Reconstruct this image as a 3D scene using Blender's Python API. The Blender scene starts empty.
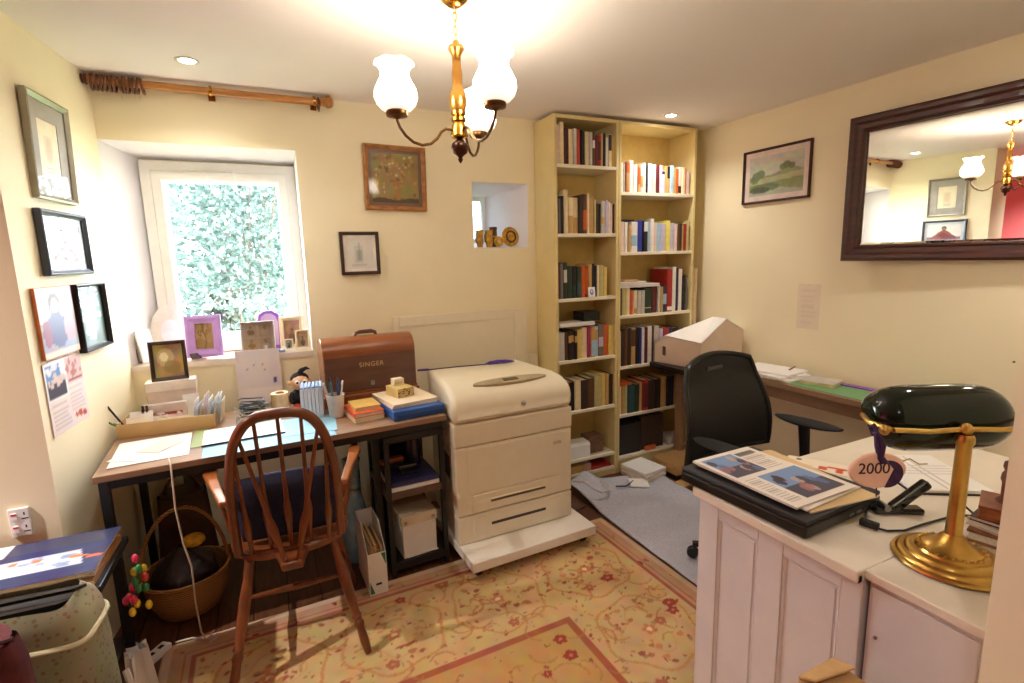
import bpy, bmesh, math, random
import numpy as np
from mathutils import Matrix, Vector
random.seed(7); np.random.seed(7)
SC = bpy.context.scene
COL = SC.collection
PI = math.pi
rad = math.radians

# ------------------------------------------------------------------ camera
CAM_POS = (0.0, 0.0, 1.5)
F_PX, YAW, PITCH, ROLL = 515.3, 25.26, -9.36, -1.51
def setup_camera():
    y, p, r = rad(YAW), rad(PITCH), rad(ROLL)
    f = Vector((math.sin(y)*math.cos(p), math.cos(y)*math.cos(p), math.sin(p)))
    rt = Vector((math.cos(y), -math.sin(y), 0)); up = rt.cross(f)
    r2 = math.cos(r)*rt + math.sin(r)*up; u2 = -math.sin(r)*rt + math.cos(r)*up
    m = Matrix((r2, u2, -f)).transposed().to_4x4(); m.translation = CAM_POS
    cd = bpy.data.cameras.new('camera'); cd.sensor_width = 36; cd.lens = F_PX/1024*36
    cd.clip_start = 0.02; cd.clip_end = 200
    co = bpy.data.objects.new('camera', cd); COL.objects.link(co); co.matrix_world = m
    SC.camera = co
setup_camera()

# ------------------------------------------------------------------ world, exposure
W = bpy.data.worlds.new('sky'); SC.world = W; W.use_nodes = True
bg = W.node_tree.nodes['Background']
bg.inputs['Color'].default_value = (0.86, 0.93, 1.0, 1); bg.inputs['Strength'].default_value = 11.0
SC.view_settings.view_transform = 'Standard'; SC.view_settings.look = 'None'
SC.view_settings.exposure = 1.55; SC.view_settings.gamma = 1; SC.view_settings.use_curve_mapping = False
SC.cycles.use_denoising = True
SC.cycles.max_bounces = 10; SC.cycles.diffuse_bounces = 6; SC.cycles.glossy_bounces = 4
SC.cycles.transparent_max_bounces = 16; SC.cycles.sample_clamp_indirect = 8
SC.cycles.caustics_reflective = False; SC.cycles.caustics_refractive = False
SHADE_EMIT = 13.0        # opal lamp shades of the chandelier
SPOT_W = 11.0            # ceiling downlights, the seen ones and the added fill
WARM = (1.0, 0.915, 0.77)
SPOTC = (1.0, 0.95, 0.87)

# ------------------------------------------------------------------ room dimensions (metres)
HC, YB, XR = 2.34, 3.01, 2.865          # ceiling, back wall, right wall
LX = lambda y: -0.626 - 0.12*(YB - y)   # splayed left wall
LROT = math.atan2(0.993, 0.119)         # turn for things hung on the left wall

# ------------------------------------------------------------------ helpers
def lin(c):
    if max(c) > 1.0: c = [v/255.0 for v in c]
    return tuple((v/12.92 if v <= 0.04045 else ((v+0.055)/1.055)**2.4) for v in c[:3])
MATS = {}
def M(name, col=(200,200,200), rough=0.55, metal=0.0, var=0.08, scale=18.0, bump=0.0, spec=0.5, emit=None, es=0, stretch=None, col2=None, coat=0, trans=0):
    if name in MATS: return MATS[name]
    m = bpy.data.materials.new(name); m.use_nodes = True
    nt = m.node_tree; n = nt.nodes; l = nt.links; b = n['Principled BSDF']
    b.inputs['Roughness'].default_value = rough; b.inputs['Metallic'].default_value = metal
    b.inputs['Specular IOR Level'].default_value = spec
    if coat: b.inputs['Coat Weight'].default_value = coat
    if trans: b.inputs['Transmission Weight'].default_value = trans
    c = lin(col)
    tc = n.new('ShaderNodeTexCoord'); mp = n.new('ShaderNodeMapping'); no = n.new('ShaderNodeTexNoise')
    l.new(tc.outputs['Object'], mp.inputs['Vector']); l.new(mp.outputs['Vector'], no.inputs['Vector'])
    if stretch: mp.inputs['Scale'].default_value = stretch
    no.inputs['Scale'].default_value = scale; no.inputs['Detail'].default_value = 4
    cr = n.new('ShaderNodeValToRGB')
    if col2: lo, hi = lin(col2), c
    else: lo = tuple(v*(1-var) for v in c); hi = tuple(min(1, v*(1+var)) for v in c)
    cr.color_ramp.elements[0].color = (*lo, 1); cr.color_ramp.elements[1].color = (*hi, 1)
    cr.color_ramp.elements[0].position = 0.35; cr.color_ramp.elements[1].position = 0.65
    l.new(no.outputs['Fac'], cr.inputs['Fac']); l.new(cr.outputs['Color'], b.inputs['Base Color'])
    if bump:
        bp = n.new('ShaderNodeBump'); bp.inputs['Strength'].default_value = bump; bp.inputs['Distance'].default_value = 0.01
        l.new(no.outputs['Fac'], bp.inputs['Height']); l.new(bp.outputs['Normal'], b.inputs['Normal'])
    if emit: b.inputs['Emission Color'].default_value = (*lin(emit), 1); b.inputs['Emission Strength'].default_value = es
    MATS[name] = m; return m
def glass(name, tint=(1,1,1), fac=0.09, rough=0.02, mul=0.25):
    if name in MATS: return MATS[name]
    m = bpy.data.materials.new(name); m.use_nodes = True; nt = m.node_tree; n = nt.nodes; l = nt.links
    n.remove(n['Principled BSDF']); out = n['Material Output']
    t = n.new('ShaderNodeBsdfTransparent'); t.inputs['Color'].default_value = (*tint, 1)
    g = n.new('ShaderNodeBsdfGlossy'); g.inputs['Roughness'].default_value = rough
    f = n.new('ShaderNodeLayerWeight'); f.inputs['Blend'].default_value = 0.25
    mth = n.new('ShaderNodeMath'); mth.operation = 'MULTIPLY_ADD'; mth.inputs[1].default_value = mul; mth.inputs[2].default_value = fac*0.1
    mx = n.new('ShaderNodeMixShader'); l.new(f.outputs['Fresnel'], mth.inputs[0]); l.new(mth.outputs[0], mx.inputs['Fac'])
    l.new(t.outputs[0], mx.inputs[1]); l.new(g.outputs[0], mx.inputs[2]); l.new(mx.outputs[0], out.inputs['Surface'])
    MATS[name] = m; return m
def print_mat(name='printed_paper', rough=0.5):
    if name in MATS: return MATS[name]
    m = bpy.data.materials.new(name); m.use_nodes = True; n = m.node_tree.nodes; b = n['Principled BSDF']
    b.inputs['Roughness'].default_value = rough
    a = n.new('ShaderNodeAttribute'); a.attribute_name = 'Col'
    m.node_tree.links.new(a.outputs['Color'], b.inputs['Base Color']); MATS[name] = m; return m

class B:
    """collects polygons for ONE mesh"""
    def __init__(s): s.v = []; s.f = []; s.m = []
    def add(s, vs, fs, m=0):
        o = len(s.v); s.v += [tuple(q) for q in vs]
        for f in fs: s.f.append([o+i for i in f]); s.m.append(m)
        return s
    def box(s, x0, x1, y0, y1, z0, z1, m=0):
        return s.add([(x0,y0,z0),(x1,y0,z0),(x1,y1,z0),(x0,y1,z0),(x0,y0,z1),(x1,y0,z1),(x1,y1,z1),(x0,y1,z1)],
                     [(3,2,1,0),(4,5,6,7),(0,1,5,4),(1,2,6,5),(2,3,7,6),(3,0,4,7)], m)
    def obox(s, c, size, rot=(0,0,0), m=0):
        from mathutils import Euler
        R = Euler(rot).to_matrix(); a, b_, d = [q/2 for q in size]; c = Vector(c)
        vs = [c + R @ Vector(q) for q in [(-a,-b_,-d),(a,-b_,-d),(a,b_,-d),(-a,b_,-d),(-a,-b_,d),(a,-b_,d),(a,b_,d),(-a,b_,d)]]
        return s.add(vs, [(3,2,1,0),(4,5,6,7),(0,1,5,4),(1,2,6,5),(2,3,7,6),(3,0,4,7)], m)
    def prism(s, pts, axis, a0, a1, m=0):
        n = len(pts)
        def mk(p, a): return {'x':(a,p[0],p[1]), 'y':(p[0],a,p[1]), 'z':(p[0],p[1],a)}[axis]
        vs = [mk(p, a0) for p in pts] + [mk(p, a1) for p in pts]
        fs = [tuple(range(n))[::-1], tuple(range(n, 2*n))] + [(i, (i+1) % n, n+(i+1) % n, n+i) for i in range(n)]
        return s.add(vs, fs, m)
    def tube(s, pts, r, seg=8, m=0, closed=False):
        P = [Vector(p) for p in pts]; n = len(P)
        rs = r if isinstance(r, (list, tuple)) else [r]*n
        T = []
        for i in range(n):
            if closed: t = P[(i+1) % n] - P[i-1]
            else: t = P[min(i+1, n-1)] - P[max(i-1, 0)]
            T.append(t.normalized() if t.length > 1e-9 else Vector((0,0,1)))
        u = T[0].orthogonal().normalized(); vs = []
        for i in range(n):
            u = (u - T[i]*u.dot(T[i]))
            u = u.normalized() if u.length > 1e-6 else T[i].orthogonal().normalized()
            w = T[i].cross(u)
            for k in range(seg):
                a = 2*PI*k/seg; vs.append(P[i] + (u*math.cos(a) + w*math.sin(a))*rs[i])
        fs = []
        for i in range(n if closed else n-1):
            j = (i+1) % n
            for k in range(seg):
                k2 = (k+1) % seg; fs.append((i*seg+k, i*seg+k2, j*seg+k2, j*seg+k))
        if not closed: fs += [tuple(range(seg))[::-1], tuple((n-1)*seg+k for k in range(seg))]
        return s.add(vs, fs, m)
    def lathe(s, prof, seg=20, c=(0,0,0), m=0, wave=None, caps=True):
        vs = []; n = len(prof)
        for i, (r, z) in enumerate(prof):
            for k in range(seg):
                a = 2*PI*k/seg; rr = max(r, 0.0002); zz = z
                if wave: rr, zz = wave(rr, zz, a, i/(n-1))
                vs.append((c[0]+rr*math.cos(a), c[1]+rr*math.sin(a), c[2]+zz))
        fs = []
        for i in range(n-1):
            for k in range(seg):
                k2 = (k+1) % seg; fs.append((i*seg+k, i*seg+k2, (i+1)*seg+k2, (i+1)*seg+k))
        if caps: fs += [tuple(range(seg))[::-1], tuple((n-1)*seg+k for k in range(seg))]
        return s.add(vs, fs, m)
    def ball(s, c, r, seg=12, rings=8, m=0):
        rx, ry, rz = r if isinstance(r, (tuple, list)) else (r, r, r)
        vs = []; fs = []
        for i in range(rings+1):
            t = PI*i/rings
            for k in range(seg):
                a = 2*PI*k/seg; q = max(math.sin(t), 0.004)
                vs.append((c[0]+rx*q*math.cos(a), c[1]+ry*q*math.sin(a), c[2]-rz*math.cos(t)))
        for i in range(rings):
            for k in range(seg):
                k2 = (k+1) % seg; fs.append((i*seg+k, i*seg+k2, (i+1)*seg+k2, (i+1)*seg+k))
        fs += [tuple(range(seg))[::-1], tuple(rings*seg+k for k in range(seg))]
        return s.add(vs, fs, m)
    def ring(s, w, h, prof, m=0, inner_back=None):
        """rectangular frame in the local xz plane; prof = [(inset, y), ...] from the outer back edge inwards"""
        vs = []; n = len(prof)
        for o, y in prof:
            a, b_ = w/2-o, h/2-o; vs += [(-a,y,-b_),(a,y,-b_),(a,y,b_),(-a,y,b_)]
        fs = []
        for i in range(n):
            j = (i+1) % n
            for k in range(4):
                k2 = (k+1) % 4; fs.append((i*4+k, i*4+k2, j*4+k2, j*4+k))
        return s.add(vs, fs, m)
    def surf(s, fn, nu, nv, m=0, closed_u=False):
        vs = [fn(i/(nu if closed_u else nu-1), j/(nv-1)) for j in range(nv) for i in range(nu)]; fs = []
        for j in range(nv-1):
            for i in range(nu if closed_u else nu-1):
                i2 = (i+1) % nu; fs.append((j*nu+i, j*nu+i2, (j+1)*nu+i2, (j+1)*nu+i))
        return s.add(vs, fs, m)
    def build(s, name, mats, parent=None, loc=(0,0,0), rot=(0,0,0), smooth=False, bevel=0, label=None, kind=None, seg=2, sub=0, solid=0):
        me = bpy.data.meshes.new(name); me.from_pydata([tuple(map(float, q)) for q in s.v], [], s.f)
        if not isinstance(mats, (list, tuple)): mats = [mats]
        for q in mats: me.materials.append(q)
        if len(mats) > 1: me.polygons.foreach_set('material_index', s.m)
        bm = bmesh.new(); bm.from_mesh(me); bmesh.ops.recalc_face_normals(bm, faces=bm.faces); bm.to_mesh(me); bm.free()
        if smooth:
            me.polygons.foreach_set('use_smooth', [True]*len(me.polygons)); me.set_sharp_from_angle(angle=rad(40))
        me.update()
        o = bpy.data.objects.new(name, me); COL.objects.link(o)
        if parent is not None: o.parent = parent
        o.location = loc; o.rotation_euler = rot
        if solid:
            q = o.modifiers.new('thick', 'SOLIDIFY'); q.thickness = solid; q.offset = 0
        if bevel:
            q = o.modifiers.new('bevel', 'BEVEL'); q.width = bevel; q.segments = seg; q.limit_method = 'ANGLE'; q.angle_limit = rad(40)
        if sub:
            q = o.modifiers.new('sub', 'SUBSURF'); q.levels = sub; q.render_levels = sub
        if label: o['label'] = label
        if kind: o['kind'] = kind
        return o
def tag(o, label, cat, group=None):
    o['label'] = label; o['category'] = cat
    if group: o['group'] = group
    return o
def thing(name, label, cat, loc=(0,0,0), rotz=0, group=None, rot=None):
    o = bpy.data.objects.new(name, None); COL.objects.link(o); o.empty_display_size = 0.05
    o.location = loc; o.rotation_euler = rot if rot else (0, 0, rotz)
    return tag(o, label, cat, group)
def struct(o): o['kind'] = 'structure'; return o
def text_part(name, body, size, mat, parent, loc, rot, ext=0.0008, align='CENTER', width=None, label=None):
    cu = bpy.data.curves.new(name, 'FONT'); cu.body = body; cu.size = size; cu.extrude = ext
    cu.align_x = align; cu.align_y = 'CENTER'
    if width: cu.space_character = width
    tmp = bpy.data.objects.new(name+'_curve', cu); COL.objects.link(tmp); dg = bpy.context.evaluated_depsgraph_get(); dg.update()
    me = bpy.data.meshes.new_from_object(tmp.evaluated_get(dg)); bpy.data.objects.remove(tmp); bpy.data.curves.remove(cu)
    me.materials.clear(); me.materials.append(mat); o = bpy.data.objects.new(name, me); COL.objects.link(o)
    o.parent = parent; o.location = loc; o.rotation_euler = rot
    if label: o['label'] = label
    return o

# ---- little raster painter for flat prints (colours stay in the paper)
class Paint:
    def __init__(s, w, h, bgc): s.w, s.h = w, h; s.a = np.zeros((h, w, 3)) + np.array(bgc)/255.0; s.Y, s.X = np.mgrid[0:1:h*1j, 0:1:w*1j]
    def put(s, mask, c, al=1.0): s.a[mask] = s.a[mask]*(1-al) + np.array(c)/255.0*al; return s
    def ell(s, cx, cy, rx, ry, c, al=1.0): return s.put(((s.X-cx)/rx)**2 + ((s.Y-cy)/ry)**2 < 1, c, al)
    def rect(s, x0, x1, y0, y1, c, al=1.0): return s.put((s.X >= x0) & (s.X <= x1) & (s.Y >= y0) & (s.Y <= y1), c, al)
    def under(s, f, c, al=1.0, x0=0, x1=1): return s.put((s.Y < f(s.X)) & (s.X >= x0) & (s.X <= x1), c, al)
    def noise(s, amt, n=6, seed=1):
        r = np.random.RandomState(seed); g = r.rand(n+1, n+1, 3)
        x = s.X*n*0.999; y = s.Y*n*0.999; i = x.astype(int); j = y.astype(int); fx = (x-i)[..., None]; fy = (y-j)[..., None]
        v = g[j, i]*(1-fx)*(1-fy) + g[j, i+1]*fx*(1-fy) + g[j+1, i]*(1-fx)*fy + g[j+1, i+1]*fx*fy
        s.a = np.clip(s.a + (v-0.5)*2*amt, 0, 1); return s
    def dots(s, n, c, r=0.02, seed=1, x0=0, x1=1, y0=0, y1=1, al=0.9):
        q = np.random.RandomState(seed)
        for _ in range(n):
            s.ell(q.uniform(x0, x1), q.uniform(y0, y1), r*q.uniform(.6, 1.5), r*q.uniform(.6, 1.5), c, al)
        return s
    def lines(s, x0, x1, y0, y1, n, c, al=0.6, seed=3):
        q = np.random.RandomState(seed)
        for i in range(n):
            y = y1 - (y1-y0)*(i+0.5)/n; s.rect(x0, x0+(x1-x0)*q.uniform(.75, 1), y-(y1-y0)/n*0.22, y+(y1-y0)/n*0.22, c, al)
        return s
def print_obj(name, p, w, h, parent, loc=(0,0,0), rot=(0,0,0), th=0.0006, plane='xz', mat=None, label=None, warp=None):
    """a thin sheet carrying the painted print, in local xz (facing -y) or xy (facing +z), centred"""
    nx, ny = p.w, p.h
    xs = np.linspace(-w/2, w/2, nx); ys = np.linspace(-h/2, h/2, ny); X, Y = np.meshgrid(xs, ys)
    Z = np.zeros_like(X) if warp is None else warp(X, Y)
    if plane == 'xz': V = np.stack([X, -Z, Y], -1).reshape(-1, 3); off = np.array([0, th, 0])
    else: V = np.stack([X, Y, Z], -1).reshape(-1, 3); off = np.array([0, 0, -th])
    n = nx*ny; verts = np.concatenate([V, V+off]).tolist(); fs = []
    idx = np.arange(n).reshape(ny, nx)
    a, b_, c, d = idx[:-1,:-1].ravel(), idx[:-1,1:].ravel(), idx[1:,1:].ravel(), idx[1:,:-1].ravel()
    fs = np.stack([a, b_, c, d], 1).tolist()
    if warp is None:
        k = [int(idx[0,0]), int(idx[0,-1]), int(idx[-1,-1]), int(idx[-1,0])]; fs.append([n+k[3], n+k[2], n+k[1], n+k[0]])
        per = [idx[0,:], idx[:,-1], idx[-1,::-1], idx[::-1,0]]
        for e, q in enumerate(per):
            fs.append([int(v) for v in q[::-1]] + [n+k[e], n+k[(e+1) % 4]])
    else: fs += (np.stack([d, c, b_, a], 1)+n).tolist()
    me = bpy.data.meshes.new(name); me.from_pydata(verts, [], fs); me.materials.append(mat or print_mat())
    at = me.color_attributes.new('Col', 'FLOAT_COLOR', 'POINT')
    s = np.clip(p.a, 0, 1).reshape(-1, 3); s = np.where(s <= 0.04045, s/12.92, ((s+0.055)/1.055)**2.4)
    c4 = np.ones((2*n, 4)); c4[:n, :3] = s; c4[n:, :3] = s if warp is not None else s.mean(0)
    at.data.foreach_set('color', c4.ravel().astype(np.float32)); me.update()
    o = bpy.data.objects.new(name, me); COL.objects.link(o); o.location = loc; o.rotation_euler = rot
    if parent is not None: o.parent = parent
    if label: o['label'] = label
    return o
ORD = ['first','second','third','fourth','fifth','sixth','seventh','eighth','ninth','tenth','eleventh','twelfth','thirteenth','fourteenth','fifteenth','sixteenth','seventeenth','eighteenth','nineteenth','twentieth','twenty-first','twenty-second','twenty-third','twenty-fourth','twenty-fifth','twenty-sixth','twenty-seventh','twenty-eighth']

# ------------------------------------------------------------------ shared materials
wallm = M('cream_plaster', (247,236,204), 0.75, var=0.015, scale=3, bump=0.05)
whitewall = M('white_plaster', (238,236,240), 0.75, var=0.015, scale=4, bump=0.05)
ceilm = M('ceiling_paint', (240,233,230), 0.8, var=0.01, scale=2)
pinkwall = M('pink_red_paint', (216,116,122), 0.7, var=0.04, scale=3)
whitep = M('white_paint', (238,236,232), 0.4, var=0.02)
blackm = M('black_metal', (22,21,22), 0.4, var=0.1)
blackp = M('black_plastic', (16,16,17), 0.35, var=0.1)
brass = M('polished_brass', (190,140,60), 0.22, 1.0, var=0.06)
paper = M('white_paper', (240,238,236), 0.7, var=0.015)
cardm = M('brown_cardboard', (205,165,110), 0.75, var=0.05, scale=40)
clear = glass('clear_pane'); picglass = glass('picture_glass', mul=0.07)
mahog = M('mahogany', (64,21,11), 0.42, var=0.3, scale=6, stretch=(1,8,8), coat=0.1)

# ------------------------------------------------------------------ the setting
def floor_and_ceiling():
    fl = struct(B().box(-2.7,2.95,-2.3,3.36,-0.06,-0.012).build('floor', M('floor_gap', (28,18,12), 0.8)))
    wood = M('dark_oak_boards', (92,54,32), 0.42, var=0.25, scale=5, stretch=(9,1,1))
    y0, y1 = -2.3, 3.36; k = 0; x = -2.7
    while x < 2.9:
        b = B().box(x+0.002, min(x+0.138, 2.95), y0, y1, -0.012, 0); b.build('plank', wood, fl); x += 0.14
    struct(B().box(-2.7,3.2,-2.4,3.4,HC,HC+0.1).build('ceiling', ceilm))
floor_and_ceiling()
WIN = dict(xl=-0.515, xr=0.203, z0=1.03, z1=2.02, y=3.20)
def wall_back():
    b = B(); xl, xr, zs, zt = -0.632, 0.203, 1.018, 2.073; nx0, nx1, nz0, nz1 = 1.18, 1.556, 1.556, 1.951
    Y = YB; R = XR+0.1; L = -0.66
    def q(x0, x1, z0, z1): b.add([(x0,Y,z0),(x1,Y,z0),(x1,Y,z1),(x0,Y,z1)], [(0,1,2,3)])
    q(L, xl, zs, HC); q(xl, xr, zt, HC); q(L, nx0, 0, nz0) if False else None
    q(L, xr, 0, zs); q(xr, nx0, 0, HC); q(nx0, nx1, 0, nz0); q(nx0, nx1, nz1, HC); q(nx1, R, 0, HC)
    # outer shell so that no daylight leaks round the wall
    o = 3.40
    b.box(L-0.45, WIN['xl'], 3.24, o, 0, HC); b.box(WIN['xl'], WIN['xr'], 3.24, o, 0, WIN['z0']); b.box(WIN['xl'], WIN['xr'], 3.24, o, WIN['z1'], HC)
    b.box(WIN['xr'], 1.20, 3.24, o, 0, HC); b.box(1.20, 1.40, 3.36, o, 0, 1.60); b.box(1.20, 1.40, 3.36, o, 1.90, HC); b.box(1.395, R, 3.362, o, 0, HC); b.box(1.60, R, 3.30, 3.362, 0, HC)
    struct(b.build('wall_back', wallm))
    # white plastered reveal of the big window and of the little deep one
    v = B(); y2 = 3.24
    a = [(xl,Y,zs),(xr,Y,zs),(xr,Y,zt),(xl,Y,zt)]; c = [(WIN['xl'],y2,WIN['z0']),(WIN['xr'],y2,WIN['z0']),(WIN['xr'],y2,WIN['z1']+.012),(WIN['xl'],y2,WIN['z1']+.012)]
    v.add(a+c, [(1,2,6,5),(2,3,7,6),(3,0,4,7)])
    struct(v.build('trim_1', whitewall))
    s = B(); s.add([(xl,Y-.004,zs-.03),(xr,Y-.004,zs-.03),(xr,Y-.004,zs),(xl,Y-.004,zs),(WIN['xl'],y2,WIN['z0']-.03),(WIN['xr'],y2,WIN['z0']-.03),(WIN['xr'],y2,WIN['z0']-.005),(WIN['xl'],y2,WIN['z0']-.005)],
        [(0,1,2,3),(3,2,6,7),(0,3,7,4),(1,5,6,2),(4,7,6,5),(0,4,5,1)])
    struct(s.build('trim_2', M('sill_paint', (236,226,214), 0.5, var=0.03)))
    n = B(); y3 = 3.36
    a = [(nx0,Y,nz0),(nx1,Y,nz0),(nx1,Y,nz1),(nx0,Y,nz1)]; c = [(1.205,y3,1.60),(1.395,y3,1.60),(1.395,y3,1.90),(1.205,y3,1.90)]
    n.add(a+c, [(0,1,5,4),(1,2,6,5),(2,3,7,6),(3,0,4,7)]); struct(n.build('trim_3', whitewall))
    w2 = struct(B().ring(0.19, 0.30, [(0,0.03),(0,0),(0.022,0),(0.026,0.008),(0.026,0.03)]).build('window_2', whitep, loc=(1.30,3.33,1.75)))
    B().box(-0.07,0.07,0.014,0.018,-0.126,0.126).build('pane', glass('dim_pane', tint=(.42,.46,.5)), w2)
wall_back()
def window_big():
    w, h = WIN['xr']-WIN['xl'], WIN['z1']-WIN['z0']; cx, cz = (WIN['xr']+WIN['xl'])/2, (WIN['z1']+WIN['z0'])/2
    wn = struct(B().ring(w, h, [(0,0.07),(0,0),(0.045,0),(0.05,0.008),(0.05,0.07)]).build('window_1', whitep, loc=(cx,3.19,cz), bevel=0.003))
    s = B().ring(w-0.096, h-0.096, [(0,0.055),(0,-0.012),(0.04,-0.012),(0.052,0.006),(0.052,0.055)]).build('sash', whitep, wn, bevel=0.003)
    B().box(-(w/2-0.095),(w/2-0.095),0.018,0.024,-(h/2-0.095),(h/2-0.095)).build('pane', clear, s)
    hb = B(); hb.box(0.02,0.10,-0.026,-0.012,h/2-0.075,h/2-0.055); hb.box(0.05,0.065,-0.034,-0.02,h/2-0.085,h/2-0.045); hb.build('window_catch', whitep, s, bevel=0.002)
    g = B(); g.box(-(w/2-0.05),(w/2-0.05),-0.004,0.012,-(h/2-0.045)-0.012,-(h/2-0.045)+0.006); g.build('sash_rail', whitep, wn)
window_big()
def side_walls():
    L = B(); pts = [(LX(2.2),2.2),(LX(YB),YB),(-0.632,YB+0.02),(-0.55,3.24),(-1.08,3.24),(-1.08,2.2)]
    L.prism(pts, 'z', 0, HC); struct(L.build('wall_left', wallm))
    # room the photograph was taken from: only seen in the mirror
    struct(B().box(-1.08,-2.6,3.0,3.1,0,HC).build('wall_beyond_back', pinkwall))
    struct(B().box(-2.7,-2.6,-2.3,3.1,0,HC).build('wall_beyond_left', pinkwall))
    struct(B().box(-2.7,2.95,-2.4,-2.3,0,HC).build('wall_beyond_rear', wallm))
    struct(B().box(XR,XR+0.1,-2.3,3.3,0,HC).build('wall_right', wallm))
    struct(B().box(1.138,XR,0.10,0.40,0,HC).build('wall_near_right', wallm))
side_walls()
def outside():
    struct(B().box(-9,12,3.45,16,-0.5,-0.4).build('garden_ground', M('lawn', (110,130,80), 0.9, var=0.3, scale=8, bump=0.3)))
    leafm = bpy.data.materials.new('garden_leaf'); leafm.use_nodes = True; n = leafm.node_tree.nodes; l = leafm.node_tree.links
    b = n['Principled BSDF']; oi = n.new('ShaderNodeNewGeometry'); cr = n.new('ShaderNodeValToRGB')
    e = cr.color_ramp.elements; e[0].color = (*lin((54,72,66)),1); e[1].color = (*lin((112,128,122)),1)
    q = cr.color_ramp.elements.new(0.5); q.color = (*lin((78,98,92)),1)
    l.new(oi.outputs['Random Per Island'], cr.inputs['Fac']); l.new(cr.outputs['Color'], b.inputs['Base Color']); b.inputs['Roughness'].default_value = 0.4
    tr = n.new('ShaderNodeBsdfTranslucent'); l.new(cr.outputs['Color'], tr.inputs['Color']); mx = n.new('ShaderNodeMixShader'); mx.inputs['Fac'].default_value = 0.45
    l.new(b.outputs[0], mx.inputs[1]); l.new(tr.outputs[0], mx.inputs[2]); l.new(mx.outputs[0], n['Material Output'].inputs['Surface'])
    bark = M('garden_bark', (86,74,62), 0.8, var=0.2)
    R = random.Random(3)
    for (cx, cy, hh, wd, cnt, lab) in ((-1.95,7.3,3.6,0.75,3000,'loose green garden bush outside the window, left one'),(1.45,7.1,3.6,0.75,3000,'loose green garden bush outside the window, right one'),(-0.22,6.05,3.2,0.78,10500,'big dense garden bush in the middle outside the window'),(-0.3,9.6,5.2,1.5,5200,'tall pale garden tree far behind the bushes'),(-0.15,4.55,1.55,0.42,1500,'low dark leafy shrub just outside the window'),(-0.235,3.72,1.62,0.13,420,'small dark evergreen seen low in the window beside the purple frame')):
        t = thing('garden_bush', lab, 'bush', (cx,cy,-0.4), group='bushes outside the window')
        st = B()
        for k in range(7):
            a = R.uniform(0,2*PI); r = R.uniform(.1,.8)*wd
            st.tube([(0.05*math.cos(a),0.05*math.sin(a),0),(r*.4*math.cos(a),r*.4*math.sin(a),hh*.5),(r*math.cos(a),r*math.sin(a),hh*R.uniform(.8,1.05))],[.022,.015,.005],5)
        st.build('branch', bark, t)
        f = B()
        for k in range(cnt):
            z = 0.3 + (hh-0.2)*R.random()**0.8; a = R.uniform(0,2*PI); r = wd*math.sqrt(R.random())*(1.0-0.3*(z/hh)**3)
            c = Vector((r*math.cos(a), r*math.sin(a), z)); d = Vector((R.gauss(0,1),R.gauss(0,1),R.gauss(-.3,.6))).normalized(); s = d.orthogonal().normalized()
            s = (Matrix.Rotation(R.uniform(0,6.28),3,d) @ s); ln = R.uniform(.035,.085)*(2.4 if cy > 9 else 1.0); w = ln*.36; up = d.cross(s)*w*.25
            f.add([c, c+d*ln*.5+s*w+up, c+d*ln, c+d*ln*.5-s*w+up], [(0,1,2),(0,2,3)])
        f.build('foliage', leafm if cy > 4 else M('evergreen_leaf',(16,34,22),.4,var=.4,scale=30), t, kind='stuff')
outside()
def downlight(loc, label, power=SPOT_W):
    t = thing('ceiling_downlight', label, 'spotlight', (loc[0],loc[1],HC), group='recessed ceiling spotlights')
    B().lathe([(0.030,-0.001),(0.044,-0.001),(0.046,-0.004),(0.042,-0.007),(0.031,-0.005)], 24, caps=False).build('bezel', M('satin_white_metal',(225,222,215),.35,.3), t, smooth=True)
    B().lathe([(0.0,-0.002),(0.030,-0.002),(0.029,-0.0045),(0.0,-0.0045)], 20).build('lamp_lens', M('lit_lens',(255,250,240),emit=(255,240,215),es=25), t)
    ld = bpy.data.lights.new('downlight_beam','SPOT'); ld.energy = power; ld.color = SPOTC; ld.spot_size = rad(140); ld.spot_blend = 1.0; ld.shadow_soft_size = 0.03
    lo = bpy.data.objects.new('downlight_beam', ld); COL.objects.link(lo); lo.parent = t; lo.location = (0,0,-0.012)
downlight((-0.208,2.649), 'recessed ceiling spotlight above the curtain pole')
downlight((2.366,2.618), 'recessed ceiling spotlight in front of the bookcases')
downlight((2.366,0.95), 'unseen ceiling spotlight added as fill above the banker lamp desk')  # out of view, added for fill light
downlight((-1.85,1.9), 'unseen ceiling spotlight added to brighten the pink wall next door', 140.0)  # added to brighten the pink wall that shows in the mirror
downlight((0.1,-0.35), 'unseen ceiling spotlight added as fill just behind the viewpoint', 20.0)  # added front fill for the near wall end and painted desk
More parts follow.
